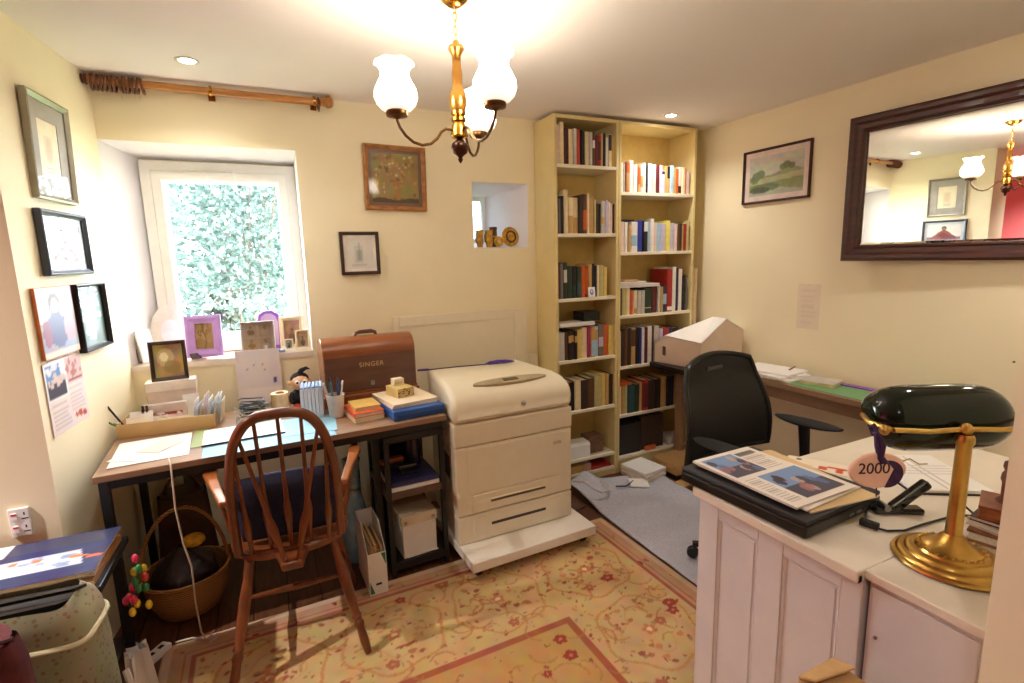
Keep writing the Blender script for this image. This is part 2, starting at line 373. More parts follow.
# ------------------------------------------------------------------ chandelier
def chandelier():
    t = thing('chandelier', 'brass three-arm chandelier with white frilled glass shades hanging from ceiling', 'chandelier', (0.64,1.73,0))
    dkbrass = M('aged_brass', (112,78,40), 0.3, 0.9, var=0.15)
    amber = M('amber_turned_column', (176,124,54), 0.22, 0.75, var=0.12)
    B().lathe([(0.0,HC-0.03),(0.02,HC-0.03),(0.045,HC-0.012),(0.05,HC),(0,HC)], 24).build('ceiling_rose', brass, t, smooth=True)
    R = random.Random(2)
    z = HC-0.03; k = 0
    cb = B()
    while z > 2.225:
        a = 0 if k % 2 else PI/2; lk = []
        for i in range(12):
            q = 2*PI*i/12; lk.append((0.007*math.cos(q)*math.cos(a), 0.007*math.cos(q)*math.sin(a), z-0.011+0.014*math.sin(q)))
        cb.tube(lk, 0.0017, 5, closed=True); z -= 0.021; k += 1
    cb.build('chain', brass, t, smooth=True)
    B().tube([(0.0,0,HC-.03),(0.008,0.003,2.29),(-.006,0,2.25),(0,0,2.20)],0.0025,6).build('flex', M('cream_flex',(225,205,160),.5), t, smooth=True)
    col = B().lathe([(0,2.205),(0.01,2.205),(0.012,2.196),(0.024,2.190),(0.027,2.180),(0.022,2.172),(0.015,2.16),(0.014,2.13),(0.018,2.10),(0.016,2.075),(0.016,2.065),(0.026,2.045),(0.030,2.022),(0.028,2.00),(0.023,1.985)], 24).build('column', amber, t, smooth=True)
    B().lathe([(0.018,1.99),(0.025,1.985),(0.025,1.975),(0.017,1.97),(0.025,1.965),(0.025,1.955),(0.019,1.95),(0.026,1.935),(0.028,1.915),(0.03,1.908),(0.026,1.902),(0.012,1.898)], 24).build('hub', brass, t, smooth=True)
    B().lathe([(0.008,1.90),(0.012,1.895),(0.027,1.882),(0.030,1.868),(0.024,1.852),(0.010,1.842),(0.006,1.836),(0.009,1.831),(0.004,1.822),(0,1.818)], 20).build('finial', M('dark_finial',(84,46,26),.25,.4), t, smooth=True)
    opal = bpy.data.materials.new('opal_glass_lit'); opal.use_nodes = True; b = opal.node_tree.nodes['Principled BSDF']
    b.inputs['Base Color'].default_value = (0.95,0.9,0.8,1); b.inputs['Roughness'].default_value = 0.3
    b.inputs['Emission Color'].default_value = (*WARM,1); n = opal.node_tree.nodes; l = opal.node_tree.links
    # the bulb sits in the middle of the shade: thick bottom and frilled lip glow less
    tc = n.new('ShaderNodeTexCoord'); sx = n.new('ShaderNodeSeparateXYZ'); mr = n.new('ShaderNodeMapRange'); mr.inputs['From Min'].default_value = 1.964; mr.inputs['From Max'].default_value = 2.108
    cr = n.new('ShaderNodeValToRGB'); e = cr.color_ramp.elements; e[0].position = 0; e[0].color = (.022,.022,.022,1); e[1].position = 1; e[1].color = (.03,.03,.03,1)
    for ps, v in ((.16,.04),(.42,1),(.72,1),(.9,.08)): q = e.new(ps); q.color = (v,v,v,1)
    mu = n.new('ShaderNodeMath'); mu.operation = 'MULTIPLY'; mu.inputs[1].default_value = SHADE_EMIT
    l.new(tc.outputs['Object'],sx.inputs[0]); l.new(sx.outputs['Z'],mr.inputs['Value']); l.new(mr.outputs[0],cr.inputs['Fac']); l.new(cr.outputs['Color'],mu.inputs[0]); l.new(mu.outputs[0],b.inputs['Emission Strength'])
    for ang in (185, 281, 50):
        a = rad(ang); c, s = math.cos(a), math.sin(a); r = 0.215
        path = []
        for (q, zz) in ((.02,1.925),(.05,1.926),(.066,1.915),(.082,1.892),(.105,1.874),(.135,1.867),(.165,1.874),(.19,1.892),(.208,1.915),(.215,1.935),(.215,1.95)):
            path.append((q*c, q*s, zz))
        arm = B().tube(path, 0.0048, 8).build('arm', dkbrass, t, smooth=True)
        B().lathe([(0.006,1.94),(0.012,1.944),(0.033,1.948),(0.035,1.955),(0.034,1.962),(0.028,1.966)], 20, (r*c,r*s,0)).build('shade_cup', dkbrass, arm, smooth=True)
        def wv(rr, zz, an, u):
            k = max(0, (u-0.8)/0.2); return rr*(1+0.09*k*math.cos(7*an)), zz+0.006*k*math.cos(7*an+PI)
        prof = [(0.026,0),(0.048,0.005),(0.061,0.019),(0.067,0.040),(0.064,0.062),(0.054,0.082),(0.045,0.098),(0.043,0.111),(0.047,0.124),(0.055,0.136),(0.061,0.143)]
        B().lathe(prof+[(q-.003,zz) for q,zz in prof[::-1]], 42, (r*c,r*s,1.964), wave=lambda rr,zz,an,u: wv(rr,zz,an,1-abs(2*u-1)), caps=False).build('glass_shade', opal, t, smooth=True, label='white frilled tulip glass shade')
chandelier()

# ------------------------------------------------------------------ curtain pole
def curtain_pole():
    wood = M('stained_pole_wood', (190,128,62), 0.3, var=0.2, scale=5, stretch=(1,12,12), coat=0.3)
    dark = M('pole_ring_wood', (104,54,28), 0.3, var=0.2, coat=.3)
    y, z = 2.945, 2.308
    t = thing('curtain_pole', 'wooden curtain pole with finials and brass bracket above the window', 'curtain pole', (-0.145,y,z))
    B().tube([(-0.47,0,0),(0.49,0,-0.004)], 0.0175, 14).build('pole', wood, t, smooth=True)
    for s in (-1, 1):
        x0 = -0.47 if s < 0 else 0.49
        f = B(); pr = [(0.0175,0),(0.023,0.004),(0.023,0.010),(0.015,0.014),(0.025,0.022),(0.029,0.035),(0.025,0.05),(0.012,0.059),(0,0.06)]
        f.lathe(pr, 16); f.build('finial', dark if s < 0 else wood, t, (x0,0,0), (0, PI/2*s, 0), smooth=True)
    for x in (-0.005, 0.455):
        b = B(); b.lathe([(0.018,-0.006),(0.023,-0.006),(0.023,0.006),(0.018,0.006)], 16)
        o = b.build('bracket', brass, t, (x,0,0), (0,PI/2,0), smooth=True)
        B().box(-0.006,0.006,0.012,YB-y,-0.008,0.008).build('bracket_arm', brass, t, (x,0,0), bevel=.002)
        B().box(-0.015,0.015,YB-y-.005,YB-y,-0.03,0.02).build('bracket_plate', brass, t, (x,0,0), bevel=.002)
    R = random.Random(5)
    xs = [-0.455+0.0165*i for i in range(12)] + [0.475]
    for i, x in enumerate(xs):
        lab = ('brown wooden curtain ring, ' + ORD[i] + ' from the left on the pole') if i < 12 else 'brown wooden curtain ring alone at the right end of the pole'
        rg = thing('curtain_ring', lab, 'ring', (-0.145+x, y, z-0.0095-0.004*(i == 12)), group='wooden rings on the curtain pole')
        tl = R.uniform(-.2,.2)
        ring = [(0.001*math.sin(3*q)+math.sin(tl)*0.03*math.cos(q), 0.0315*math.sin(q), 0.0315*math.cos(q)) for q in [2*PI*k/20 for k in range(20)]]
        B().tube(ring, 0.0048, 7, closed=True).build('hoop', dark, rg, smooth=True)
        if i in (1, 6, 9, 10):
            B().tube([(0,0,-.035),(0.003,0,-.044),(-.002,0,-.054),(.004,0,-.06)], 0.0016, 5).build('hook', M('clear_hook',(220,205,170),.3), rg)
curtain_pole()

# ------------------------------------------------------------------ framed pictures
def framed(name, label, w, h, fw, dep, fm, art, mount=0.0, mountm=None, loc=(0,0,0), rot=(0,0,0), cat='picture', prof=None, group=None, gl=True, proud=0.0):
    t = thing(name, label, cat, loc, group=group, rot=rot)
    if prof is None: prof = [(0,0),(0,-dep),(fw*0.35,-dep-0.003),(fw*0.8,-dep*0.7),(fw,-dep*0.6),(fw,0)]
    B().ring(w, h, prof).build('frame', fm, t, bevel=0.001)
    yb = -dep*0.35
    iw, ih = w-2*fw, h-2*fw
    B().box(-w/2+fw*.5,w/2-fw*.5,-0.002,-0.0005,-h/2+fw*.5,h/2-fw*.5).build('backing', cardm, t)
    if mount:
        B().ring(iw+0.002, ih+0.002, [(0,yb+0.002),(0,yb),(mount,yb),(mount,yb+0.002)]).build('mount', mountm or paper, t)
    print_obj('print', art, iw-2*mount+0.002, ih-2*mount+0.002, t, (0,yb+0.0022,0))
    if gl: B().box(-iw/2,iw/2,yb-0.004,yb-0.003,-ih/2,ih/2).build('glass', picglass, t)
    return t
def portrait(p, cx, cy, s, skin=(190,140,115), cloth=(120,90,110), hair=(60,45,40)):
    p.ell(cx, cy-0.26*s, 0.27*s, 0.24*s, cloth); p.ell(cx, cy+0.06*s, 0.13*s, 0.17*s, hair); p.ell(cx, cy+0.02*s, 0.10*s, 0.13*s, skin); return p
def wall_pics():
    # left wall, in the turned frame of that wall: s along the wall (0 at the room corner), z up
    d = Vector((0.1191,0.9929,0)); nrm = Vector((0.9929,-0.1191,0))
    def lw(s, z, off=0.0): q = Vector((-0.626,YB,0)) + d*s + nrm*off; return (q.x, q.y, z)
    silver = M('silver_grey_frame', (150,145,128), 0.35, 0.5, var=0.1)
    p = Paint(24,34,(238,226,200)).noise(.03); p.rect(.3,.7,.25,.75,(225,210,180)).ell(.5,.5,.15,.2,(205,185,160),.6).lines(.3,.7,.1,.2,2,(150,140,120))
    framed('picture_frame', 'tall silver-grey framed picture with wide grey mount, topmost on left wall', 0.305,0.368,0.020,0.020, silver, p, 0.062, M('grey_mount',(168,164,158),.7), lw(-0.482,1.930,.003), (rad(2),0,LROT))
    p = Paint(30,24,(226,222,222)).noise(.03); p.under(lambda x: .18+0*x,(150,120,130)).put((p.Y<.72-1.5*abs(p.X-.5))&(p.Y>.05),(150,84,76)).put((p.Y<.5-1.2*abs(p.X-.52))&(p.Y>.05),(120,60,62)).ell(.5,.76,.07,.12,(70,50,48)).ell(.5,.74,.05,.08,(176,130,110)).ell(.3,.16,.16,.10,(120,70,80)).ell(.72,.15,.14,.09,(140,84,92))
    framed('picture_frame', 'slate-blue framed photograph of a seated figure below the silver picture', 0.350,0.234,0.021,0.022, M('slate_blue_frame',(58,66,82),.35,var=.1), p, 0.022, M('pale_blue_mount',(205,212,220),.7), lw(-0.484,1.592,.002), (0,0,LROT))
    # unframed portrait print on a board
    t = thing('portrait_board', 'unframed colour portrait print with orange edge beside the black framed picture', 'picture', lw(-0.632,1.312,.003), rot=(0,0,LROT))
    B().box(-0.128,0.128,-0.010,0,-0.124,0.124).build('board', M('orange_red_edge',(212,120,60),.6,var=.2), t)
    p = Paint(30,30,(168,170,182)).noise(.08,5); p.rect(0,.14,.5,1,(214,220,226)).rect(.2,.75,.3,.95,(160,176,190)); p.ell(.45,.75,.16,.18,(96,70,70)).ell(.45,.72,.11,.13,(205,170,150)).ell(.45,.38,.28,.26,(92,100,140)).ell(.8,.4,.16,.22,(196,150,160)).ell(.15,.35,.12,.2,(150,80,110)).rect(0,1,0,.1,(232,214,200))
    print_obj('print', p, 0.25, 0.244, t, (0,-0.0106,0))
    p = Paint(24,26,(112,142,138)).noise(.03); p.rect(.28,.72,.25,.8,(190,170,165)); portrait(p,.5,.58,.42,(205,165,150),(170,100,110)); p.rect(.35,.6,.14,.24,(205,120,110)).ell(.62,.38,.05,.05,(245,245,245))
    framed('picture_frame', 'black framed portrait on a green mount beside the unframed print', 0.262,0.268,0.014,0.024, M('black_frame',(20,20,22),.3), p, 0.0, None, lw(-0.360,1.303,.002), (0,0,LROT))
    t = thing('wall_calendar', 'paper wall calendar with a blue photo hung below the portrait print', 'calendar', lw(-0.632,1.046,.002), rot=(0,0,LROT))
    p = Paint(40,36,(236,222,220)).noise(.02)
    p.rect(.02,.53,.46,.99,(240,240,242)).rect(.05,.5,.5,.96,(110,150,205)).rect(.05,.5,.5,.72,(60,55,75)); p.dots(14,(225,205,195),.04,4,.08,.48,.66,.8).dots(8,(235,235,240),.05,9,.08,.48,.84,.94)
    p.rect(.56,.98,.62,.98,(222,190,188)).rect(.58,.95,.64,.68,(150,60,70)).dots(10,(190,120,110),.04,5,.58,.95,.7,.95).lines(.06,.5,.05,.42,6,(190,170,175)).lines(.56,.95,.2,.56,6,(205,180,180)).dots(5,(190,70,60),.035,6,.62,.92,.05,.2)
    print_obj('page', p, 0.275, 0.26, t, (0,-0.002,0), th=0.0018)
    B().tube([(-.1,-0.001,.131),(0,-.001,.133),(.1,-.001,.131)],.0022,6).build('binding', M('white_spiral',(225,222,220),.4), t)
    # back wall
    gold = M('gilt_wood_frame', (178,122,70), 0.4, 0.2, var=0.25, scale=30)
    p = Paint(44,46,(146,124,66)).noise(.07,9,4)
    p.put((abs(p.X-.5-.03*np.sin(p.Y*9)) < .03+.05*np.clip(.3-p.Y,0,1)) & (p.Y < .55), (168,112,48))
    for k, (ax, sl) in enumerate(((.5,.5),(.5,-.5),(.5,.9),(.5,-.9))): p.put((abs(p.X-ax-sl*(p.Y-.3)) < .012) & (p.Y > .3) & (p.Y < .75), (160,108,50))
    p.dots(30,(196,150,66),.025,3,.05,.95,.25,.97,.85).dots(16,(214,196,140),.02,8,.05,.95,.2,.97).dots(14,(84,66,30),.04,12,.05,.95,.05,.95,.5).under(lambda x: .08+.02*np.sin(9*x),(80,62,28))
    framed('picture_frame', 'square gilt framed print of a golden tree on the back wall', 0.348,0.352,0.024,0.024, gold, p, 0.020, M('dark_slip',(118,88,66),.5), (0.716,YB-.002,1.951), (0,rad(1.0),0))
    p = Paint(26,30,(226,222,216)).noise(.02); p.rect(.3,.62,.2,.75,(196,196,190),.6); p.rect(.4,.56,.25,.6,(150,158,150),.6).rect(.46,.5,.3,.85,(130,135,130),.5).lines(.2,.8,.08,.16,2,(190,185,180))
    framed('picture_frame', 'small dark brown framed pencil sketch on the back wall', 0.212,0.236,0.018,0.02, M('dark_brown_frame',(62,34,26),.35,var=.2), p, 0.016, M('cream_mount',(240,236,226),.7), (0.492,YB-.002,1.540), (0,0,0))
    # right wall: landscape watercolour
    p = Paint(60,40,(206,204,186)).noise(.04,7,2)
    p.under(lambda x: .80+.06*np.sin(3*x),(196,198,180)); p.under(lambda x: .50+.16*np.exp(-((x-.75)/.2)**2),(150,156,116)); p.under(lambda x: .40+.12*x,(178,182,136)); p.under(lambda x: .28+.1*x,(142,154,104)); p.under(lambda x: .16+.06*np.sin(5*x),(176,184,160))
    for cx, cy, r in ((.14,.5,.09),(.22,.55,.08),(.1,.42,.08),(.62,.66,.06),(.7,.7,.07),(.78,.66,.06)): p.ell(cx,cy,r,r*1.3,(104,122,84),.85)
    p.ell(.3,.2,.28,.10,(96,116,78),.8).ell(.2,.14,.2,.08,(70,92,64),.8); p.noise(.05,14,9)
    framed('picture_frame', 'landscape watercolour in a thin mahogany frame on the right wall', 0.462,0.325,0.014,0.018, mahog, p, 0.032, M('pink_mount',(230,212,204),.7), (XR-.002,2.243,1.953), (0,0,-PI/2))
wall_pics()
def mirror():
    t = thing('wall_mirror', 'large mirror in a heavy moulded mahogany frame on the right wall', 'mirror', (XR-0.050,1.250,1.79), rot=(rad(0.3),0,-PI/2+rad(3.0)))
    w, h = 1.02, 0.718
    B().ring(w, h, [(0,0.022),(0,-0.012),(0.012,-0.024),(0.03,-0.022),(0.042,-0.012),(0.062,-0.010),(0.070,-0.014),(0.078,-0.004),(0.078,0.010),(0.078,0.022)]).build('frame', mahog, t, bevel=.002)
    gm = bpy.data.materials.new('mirror_glass'); gm.use_nodes = True; b = gm.node_tree.nodes['Principled BSDF']
    b.inputs['Base Color'].default_value = (0.93,0.93,0.9,1); b.inputs['Metallic'].default_value = 1; b.inputs['Roughness'].default_value = 0.01
    iw, ih = w-0.15, h-0.15; q = 0.016
    g = B().box(-iw/2+q,iw/2-q,0.004,0.008,-ih/2+q,ih/2-q); g.build('mirror_glass', gm, t)
    B().ring(iw, ih, [(0,0.010),(0,0.007),(q,0.004),(q,0.010)]).build('bevelled_edge', gm, t)
    B().box(-w/2+.03,w/2-.03,0.012,0.018,-h/2+.03,h/2-.03).build('backing', cardm, t)
mirror()
def wall_bits():
    t = thing('paper_notice', 'faded blank paper sheet pinned to the right wall below the watercolour', 'paper', (XR-0.001,1.98,1.165), rot=(0,0,-PI/2))
    p = Paint(16,22,(238,222,200)).noise(.01).lines(.15,.85,.1,.9,7,(226,210,192),.8)
    print_obj('sheet', p, 0.14, 0.265, t)
    B().lathe([(0,0),(.004,0),(.003,.004),(0,.005)],8,(0,0,0)).build('pin', M('pin_white',(220,215,210),.4), t, (0,-.001,.125), (PI/2,0,0))
    n = tag(B().lathe([(0,0),(.0045,0),(.0045,.002),(.002,.004),(.002,.014),(0,.014)],10).build('wall_nail', M('dull_steel',(110,95,80),.4,.7), loc=(XR-.008,1.03,1.0), rot=(0,-PI/2,0), smooth=True), 'single nail head in the right wall above the green lamp shade', 'nail')
    # double socket on the end of the left wall
    t = thing('wall_socket', 'white double wall socket with red switch marks on the beige wall end', 'socket', (-0.825,2.2,0.655))
    B().box(-0.028,0.028,-0.010,0,-0.05,0.05).build('plate', whitep, t, bevel=.003)
    for k, z in enumerate((-.023,.023)):
        sw = B().box(-0.02,-0.004,-0.014,-0.010,z-.012,z+.012).build('switch', whitep, t, bevel=.001)
        B().box(-0.019,-0.005,-0.0146,-0.0138,z+.004,z+.011).build('red_mark', M('red_plastic',(205,40,40),.4), sw)
        B().box(0.006,0.024,-0.0103,-0.0098,z-.012,z-.008).build('slot', blackp, t)
        B().box(0.012,0.016,-0.0103,-0.0098,z+.002,z+.012).build('slot', blackp, t)
wall_bits()
# ------------------------------------------------------------------ bookcases and books
def bookcases():
    side = M('bookcase_paint', (226,208,150), 0.5, var=0.03, scale=8); edge = M('bookcase_edge', (238,230,208), 0.45, var=0.02)
    FY, BY = 2.75, 3.004; th = 0.018; KZ = 2.75/2.83; zk = lambda z: 1.5+(z-1.5)*KZ
    L = dict(x0=1.605, x1=2.072, sh=[zk(q) for q in (2.053,1.633,1.223,0.818,0.468,0.123)], top=2.318)
    Rr = dict(x0=2.075, x1=2.720, sh=[zk(q) for q in (1.899,1.509,1.082,0.727,0.379,0.072)], top=2.318)
    for d, nm, lab in ((L,'bookcase','tall narrow cream bookcase standing against the bare stretch of back wall'),(Rr,'bookcase','wider tall cream bookcase standing in the right-hand room corner')):
        t = thing(nm, lab, 'bookcase', (0,0,0), group='tall bookcases on the back wall')
        x0, x1 = d['x0'], d['x1']
        B().box(x0,x0+th,FY,BY,0,d['top']).build('side_panel', side, t, bevel=.0015)
        B().box(x1-th,x1,FY,BY,0,d['top']).build('side_panel', side, t, bevel=.0015)
        B().box(x0+th,x1-th,BY-.006,BY,0,d['top']).build('back_panel', M('bookcase_back',(218,190,120),.6,var=.05), t)
        B().box(x0+th,x1-th,FY+.002,BY-.006,d['top']-.02,d['top']).build('top_panel', side, t)
        for z in d['sh']+[0.06]:
            if z == 0.06 and d is Rr: continue
            B().box(x0+th,x1-th,FY+.001,BY-.006,z-.02,z).build('shelf', edge, t, bevel=.0015)
        B().box(x0+th,x1-th,FY+.008,FY+.02,0,0.085 if d is Rr else .035).build('plinth', side, t)
    PAL = dict(wh=((235,232,228),'white'),cr=((232,214,172),'cream'),tn=((200,160,100),'tan'),yl=((222,196,110),'straw yellow'),ol=((192,182,126),'pale olive'),gy=((200,195,188),'light grey'),dg=((120,112,108),'grey'),bk=((28,25,26),'black'),br=((98,62,38),'brown'),db=((58,40,30),'dark brown'),mr=((96,28,34),'maroon'),rd=((165,38,36),'red'),co=((200,78,64),'coral red'),og=((206,96,36),'orange'),gn=((38,58,44),'dark green'),tl=((46,82,84),'teal'),bl=((52,64,156),'blue'),nv=((40,42,76),'navy'),lb=((165,200,225),'pale blue'),li=((204,196,222),'lilac'),pk=((228,202,196),'pale pink'),mg=((176,52,98),'magenta'),py=((234,224,110),'bright yellow'))
    for k, (c, n) in PAL.items(): M('book_'+k, c, 0.5, var=0.06, scale=30)
    pages = M('page_edges', (226,214,186), 0.8, var=0.08, scale=200, stretch=(8,1,1))
    R = random.Random(11)
    def book_mesh(w, h, dp, k, band):
        """spine towards -y; origin at the bottom, middle of the spine"""
        b = B(); t = 0.0022; y0 = 0.0; y1 = dp
        a = w/2
        sp = [(-a,0.006),(-a*0.8,0.0015),(0,0.0),(a*0.8,0.0015),(a,0.006)]
        b.prism(sp+[(a,y1),(a-t,y1),(a-t,0.010),(-a+t,0.010),(-a+t,y1),(-a,y1)], 'z', 0, h, 0)
        b.box(-a+t,a-t,0.0101,y1-.004,0.003,h-.004,1)
        if band:
            z0, z1 = band[1]*h, band[2]*h
            b.prism([(-a*0.97,0.0058),(-a*0.8,0.0009),(0,-0.0006),(a*0.8,0.0009),(a*0.97,0.0058)], 'z', z0, z1, 2)
        return b, [MATS['book_'+k], pages] + ([MATS['book_'+band[0]]] if band else [])
    def row(case, si, shelfname, casename, items, x_from, x_to, fy=0.008):
        x0 = case['x0']+th; W = case['x1']-case['x0']-2*th; z = case['sh'][si]
        a, e = x0+W*x_from+.0012, x0+W*x_to-.001
        tot = sum(q[0] for q in items); sc = (e-a-0.0006*len(items))/tot; x = a
        for i, q in enumerate(items):
            w, h, k = q[0]*sc, q[1]*KZ, q[2]; band = q[3] if len(q) > 3 else None; lean = q[4] if len(q) > 4 else 0
            dp = min(0.20, 0.125+h*0.22+R.uniform(-.008,.008))
            b, ms = book_mesh(w, h, dp, k, band)
            o = b.build('book', ms, loc=(x+w/2, FY+fy+R.uniform(0,.012), z+0.0004), rot=(0,rad(lean),0))
            if lean: o.location.z += w/2*abs(math.sin(rad(lean))) + 0.0005
            if band and False: pass
            lb = f"{PAL[k][1]} book, {ORD[i]} from the left on the {shelfname} shelf of the {casename} bookcase"
            tag(o, lb, 'book', f'books on the {shelfname} shelf of the {casename} bookcase'); x += w+0.0006
    N, Wd = 'narrow left', 'wide right'
    row(L,0,'top',N,[(28,.225,'pk'),(30,.246,'cr'),(13,.215,'mr'),(20,.215,'db'),(32,.21,'cr'),(24,.215,'gy'),(28,.212,'co'),(17,.21,'bk'),(17,.21,'gn'),(27,.20,'cr'),(22,.20,'gy'),(18,.205,'br',('wh',.52,.75)),(24,.186,'mr'),(25,.188,'rd',('mr',.2,.8)),(16,.205,'tn'),(20,.205,'bk'),(16,.18,'wh'),(27,.2,'cr',('nv',.5,.98)),(24,.196,'yl')],0,1)
    row(L,1,'second',N,[(13,.225,'bk'),(12,.215,'dg'),(20,.23,'bk'),(30,.268,'cr'),(36,.222,'cr',('tn',0.02,.5)),(34,.222,'cr',('tn',.02,.45)),(30,.236,'db'),(28,.245,'br',('og',.1,.6)),(17,.25,'cr'),(30,.222,'tn'),(14,.215,'ol'),(18,.19,'db'),(18,.188,'bk'),(26,.205,'gy',('tn',.3,.5)),(18,.21,'li'),(20,.2,'pk'),(17,.19,'wh'),(14,.188,'mr')],0,1)
    row(L,2,'third',N,[(20,.228,'mr'),(20,.224,'dg'),(26,.23,'gn',('gy',.45,.8)),(36,.205,'gn'),(30,.205,'bk',('gn',.05,.4)),(32,.2,'gn',('tl',.1,.5)),(26,.202,'og'),(22,.2,'rd',('og',.1,.95)),(22,.215,'tn'),(20,.217,'bk'),(14,.204,'nv'),(21,.207,'cr'),(31,.203,'ol'),(23,.192,'yl')],0,0.87)
    row(L,3,'fourth',N,[(34,.185,'gy'),(16,.185,'br'),(15,.19,'bk',('tn',.6,.85)),(15,.19,'db',('tn',.62,.85)),(15,.188,'bk',('tn',.6,.83)),(22,.195,'yl'),(30,.205,'cr'),(17,.215,'mg'),(22,.21,'tn',('lb',.05,.55)),(18,.205,'lb',('tn',.55,.9)),(28,.218,'dg',('li',.3,.6)),(24,.212,'og'),(28,.205,'yl')],0,1)
    row(L,4,'fifth',N,[(30,.2,'dg'),(22,.2,'og',('br',.3,.9)),(28,.195,'bk'),(30,.2,'cr'),(36,.2,'db'),(32,.205,'br'),(34,.215,'ol'),(24,.222,'yl'),(16,.215,'tn'),(26,.21,'db')],0,1)
    row(Rr,0,'top',Wd,[(28,.185,'wh'),(18,.182,'gy'),(34,.19,'og',('tn',.05,.65)),(38,.205,'wh'),(36,.18,'wh'),(22,.18,'tn',('og',.3,.9)),(28,.182,'pk',('tn',.2,.6)),(24,.195,'wh'),(13,.195,'bk'),(40,.192,'wh'),(36,.188,'gy'),(33,.188,'mr'),(21,.186,'li'),(28,.15,'li',('nv',.85,.98)),(17,.184,'tn'),(26,.184,'tn',('bk',.55,.98)),(34,.188,'lb'),(25,.175,'tn'),(22,.17,'og'),(30,.182,'wh',('db',.04,.3)),(32,.18,'cr'),(9,.178,'og'),(38,.162,'pk')],0,0.97)
    row(Rr,1,'second',Wd,[(42,.2,'pk'),(28,.197,'wh'),(26,.178,'tn'),(60,.2,'wh',('lb',.2,.55)),(48,.21,'bl'),(36,.205,'bk',('wh',.66,.98)),(22,.195,'lb'),(36,.22,'wh'),(30,.195,'pk'),(36,.192,'lb'),(44,.19,'li'),(40,.21,'py'),(42,.193,'li'),(24,.187,'pk'),(20,.185,'br'),(24,.19,'gn',('db',.1,.8)),(19,.182,'tn'),(28,.188,'rd'),(16,.21,'ol')],0,0.97)
    row(Rr,2,'third',Wd,[(22,.185,'db'),(36,.185,'ol'),(32,.184,'cr'),(30,.165,'og',('co',.2,.8)),(30,.165,'cr',('tn',.05,.25)),(30,.16,'gy'),(34,.163,'gy'),(64,.178,'gn',('ol',.2,.24)),(48,.185,'mr'),(24,.185,'gy'),(22,.18,'tn'),(36,.184,'nv',('lb',.3,.7)),(48,.30,'rd',('wh',.03,.12)),(36,.315,'wh'),(24,.305,'nv'),(38,.298,'wh'),(26,.25,'bk'),(14,.23,'dg')],0,0.97)
    row(Rr,3,'fourth',Wd,[(16,.245,'cr'),(20,.25,'db'),(26,.262,'br'),(26,.262,'db'),(34,.262,'tn',('br',.5,.95)),(26,.25,'bk'),(12,.255,'bl'),(26,.258,'wh'),(20,.255,'mr'),(36,.262,'wh'),(10,.26,'br'),(40,.26,'gy'),(28,.235,'li'),(44,.24,'rd'),(36,.235,'nv'),(46,.23,'db'),(40,.225,'dg')],0,0.95)
    row(Rr,4,'fifth',Wd,[(26,.205,'cr'),(18,.2,'tn'),(22,.205,'ol'),(48,.205,'tl'),(34,.2,'gn'),(20,.21,'tn'),(40,.225,'rd',('mr',.1,.9)),(46,.215,'db'),(48,.215,'bk'),(46,.228,'tn'),(22,.21,'bk'),(36,.22,'nv'),(26,.215,'tn'),(40,.21,'br')],0,0.95)
    # things lying on or standing before the books
    def flat(name, label, x0, x1, z, hgt, mt, cat, y0=FY+.012, y1=FY+.13, rz=0, n=1, bev=.002):
        x0 *= KZ; x1 *= KZ; z = zk(z)+.0006; hgt *= KZ
        t = thing(name, label, cat, ((x0+x1)/2,(y0+y1)/2,z), rz); w, d = (x1-x0), (y1-y0)
        for k in range(n):
            j = R.uniform(-.004,.004) if n > 1 else 0
            B().box(-w/2+j,w/2+j,-d/2,d/2,hgt*k/n,hgt*(k+1)/n-(.0004 if n > 1 else 0)).build('sheet' if n > 1 else 'block', mt, t, bevel=min(bev,hgt/n*.3))
        return t
    flat('paper_stack','loose stack of white papers lying on the books of the third wide shelf',2.165,2.50,1.268,.022,paper,'papers',rz=rad(-2),n=4)
    flat('paper_stack','shorter white paper pile on top of the papers on the third wide shelf',2.160,2.385,1.2915,.016,paper,'papers',rz=rad(2),n=3)
    flat('booklet','small peach booklet on top of the papers on the third wide shelf',2.195,2.31,1.309,.012,M('peach_cover',(232,190,150),.5),'booklet')
    flat('paper_stack','curling white paper pile lying on the books of the fourth narrow shelf',1.69,1.955,1.037,.024,paper,'papers',rz=rad(-2),n=4)
    flat('box_file','black box lying at the back above the fourth narrow shelf books',1.88,2.01,1.063,.06,blackp,'box',y0=FY+.03,y1=FY+.16)
    flat('book','black book lying flat on the white books of the second wide shelf',2.16,2.28,1.7105,.012,M('book_bk'),'book',y0=FY+.02,y1=FY+.14)
    flat('book','orange book lying flat on the books of the fifth wide shelf',2.16,2.26,.5855,.022,M('book_og'),'book')
    t = thing('photo_card','small white card with a blue portrait before the third narrow shelf books','card',(1.87,FY+.0005,L['sh'][2]+.0025),rot=(rad(-6),0,0))
    p = Paint(16,18,(240,240,246)); p.ell(.5,.5,.26,.3,(110,120,170)).ell(.5,.55,.14,.17,(215,215,235)); print_obj('print',p,.052,.062,t,(0,0,.031),th=.001)
    # bottom of the narrow case
    t = thing('white_box','white printer cartridge box on the lowest open narrow shelf','box',(1.755,FY+.075,L['sh'][5]+.0006),rad(-3))
    B().box(-.11,.11,-.06,.06,0,.085).build('carton',paper,t,bevel=.002); B().prism([(-.06,.085),(.06,.085),(.04,.10),(-.04,.10)],'x',-.112,.112).build('lid',whitep,t,bevel=.002)
    flat('pottery_bowl','brown wrapped parcel behind the white box on the narrow bookcase',1.93,2.05,.1235,.12,M('brown_wrap',(120,88,62),.7,var=.2),'parcel',y0=FY+.05,y1=FY+.15).name = 'wrapped_parcel'
    flat('magazine','red magazine lying at the foot of the narrow bookcase',1.93,2.10,.0185,.012,M('book_rd'),'magazine',y1=FY+.16)
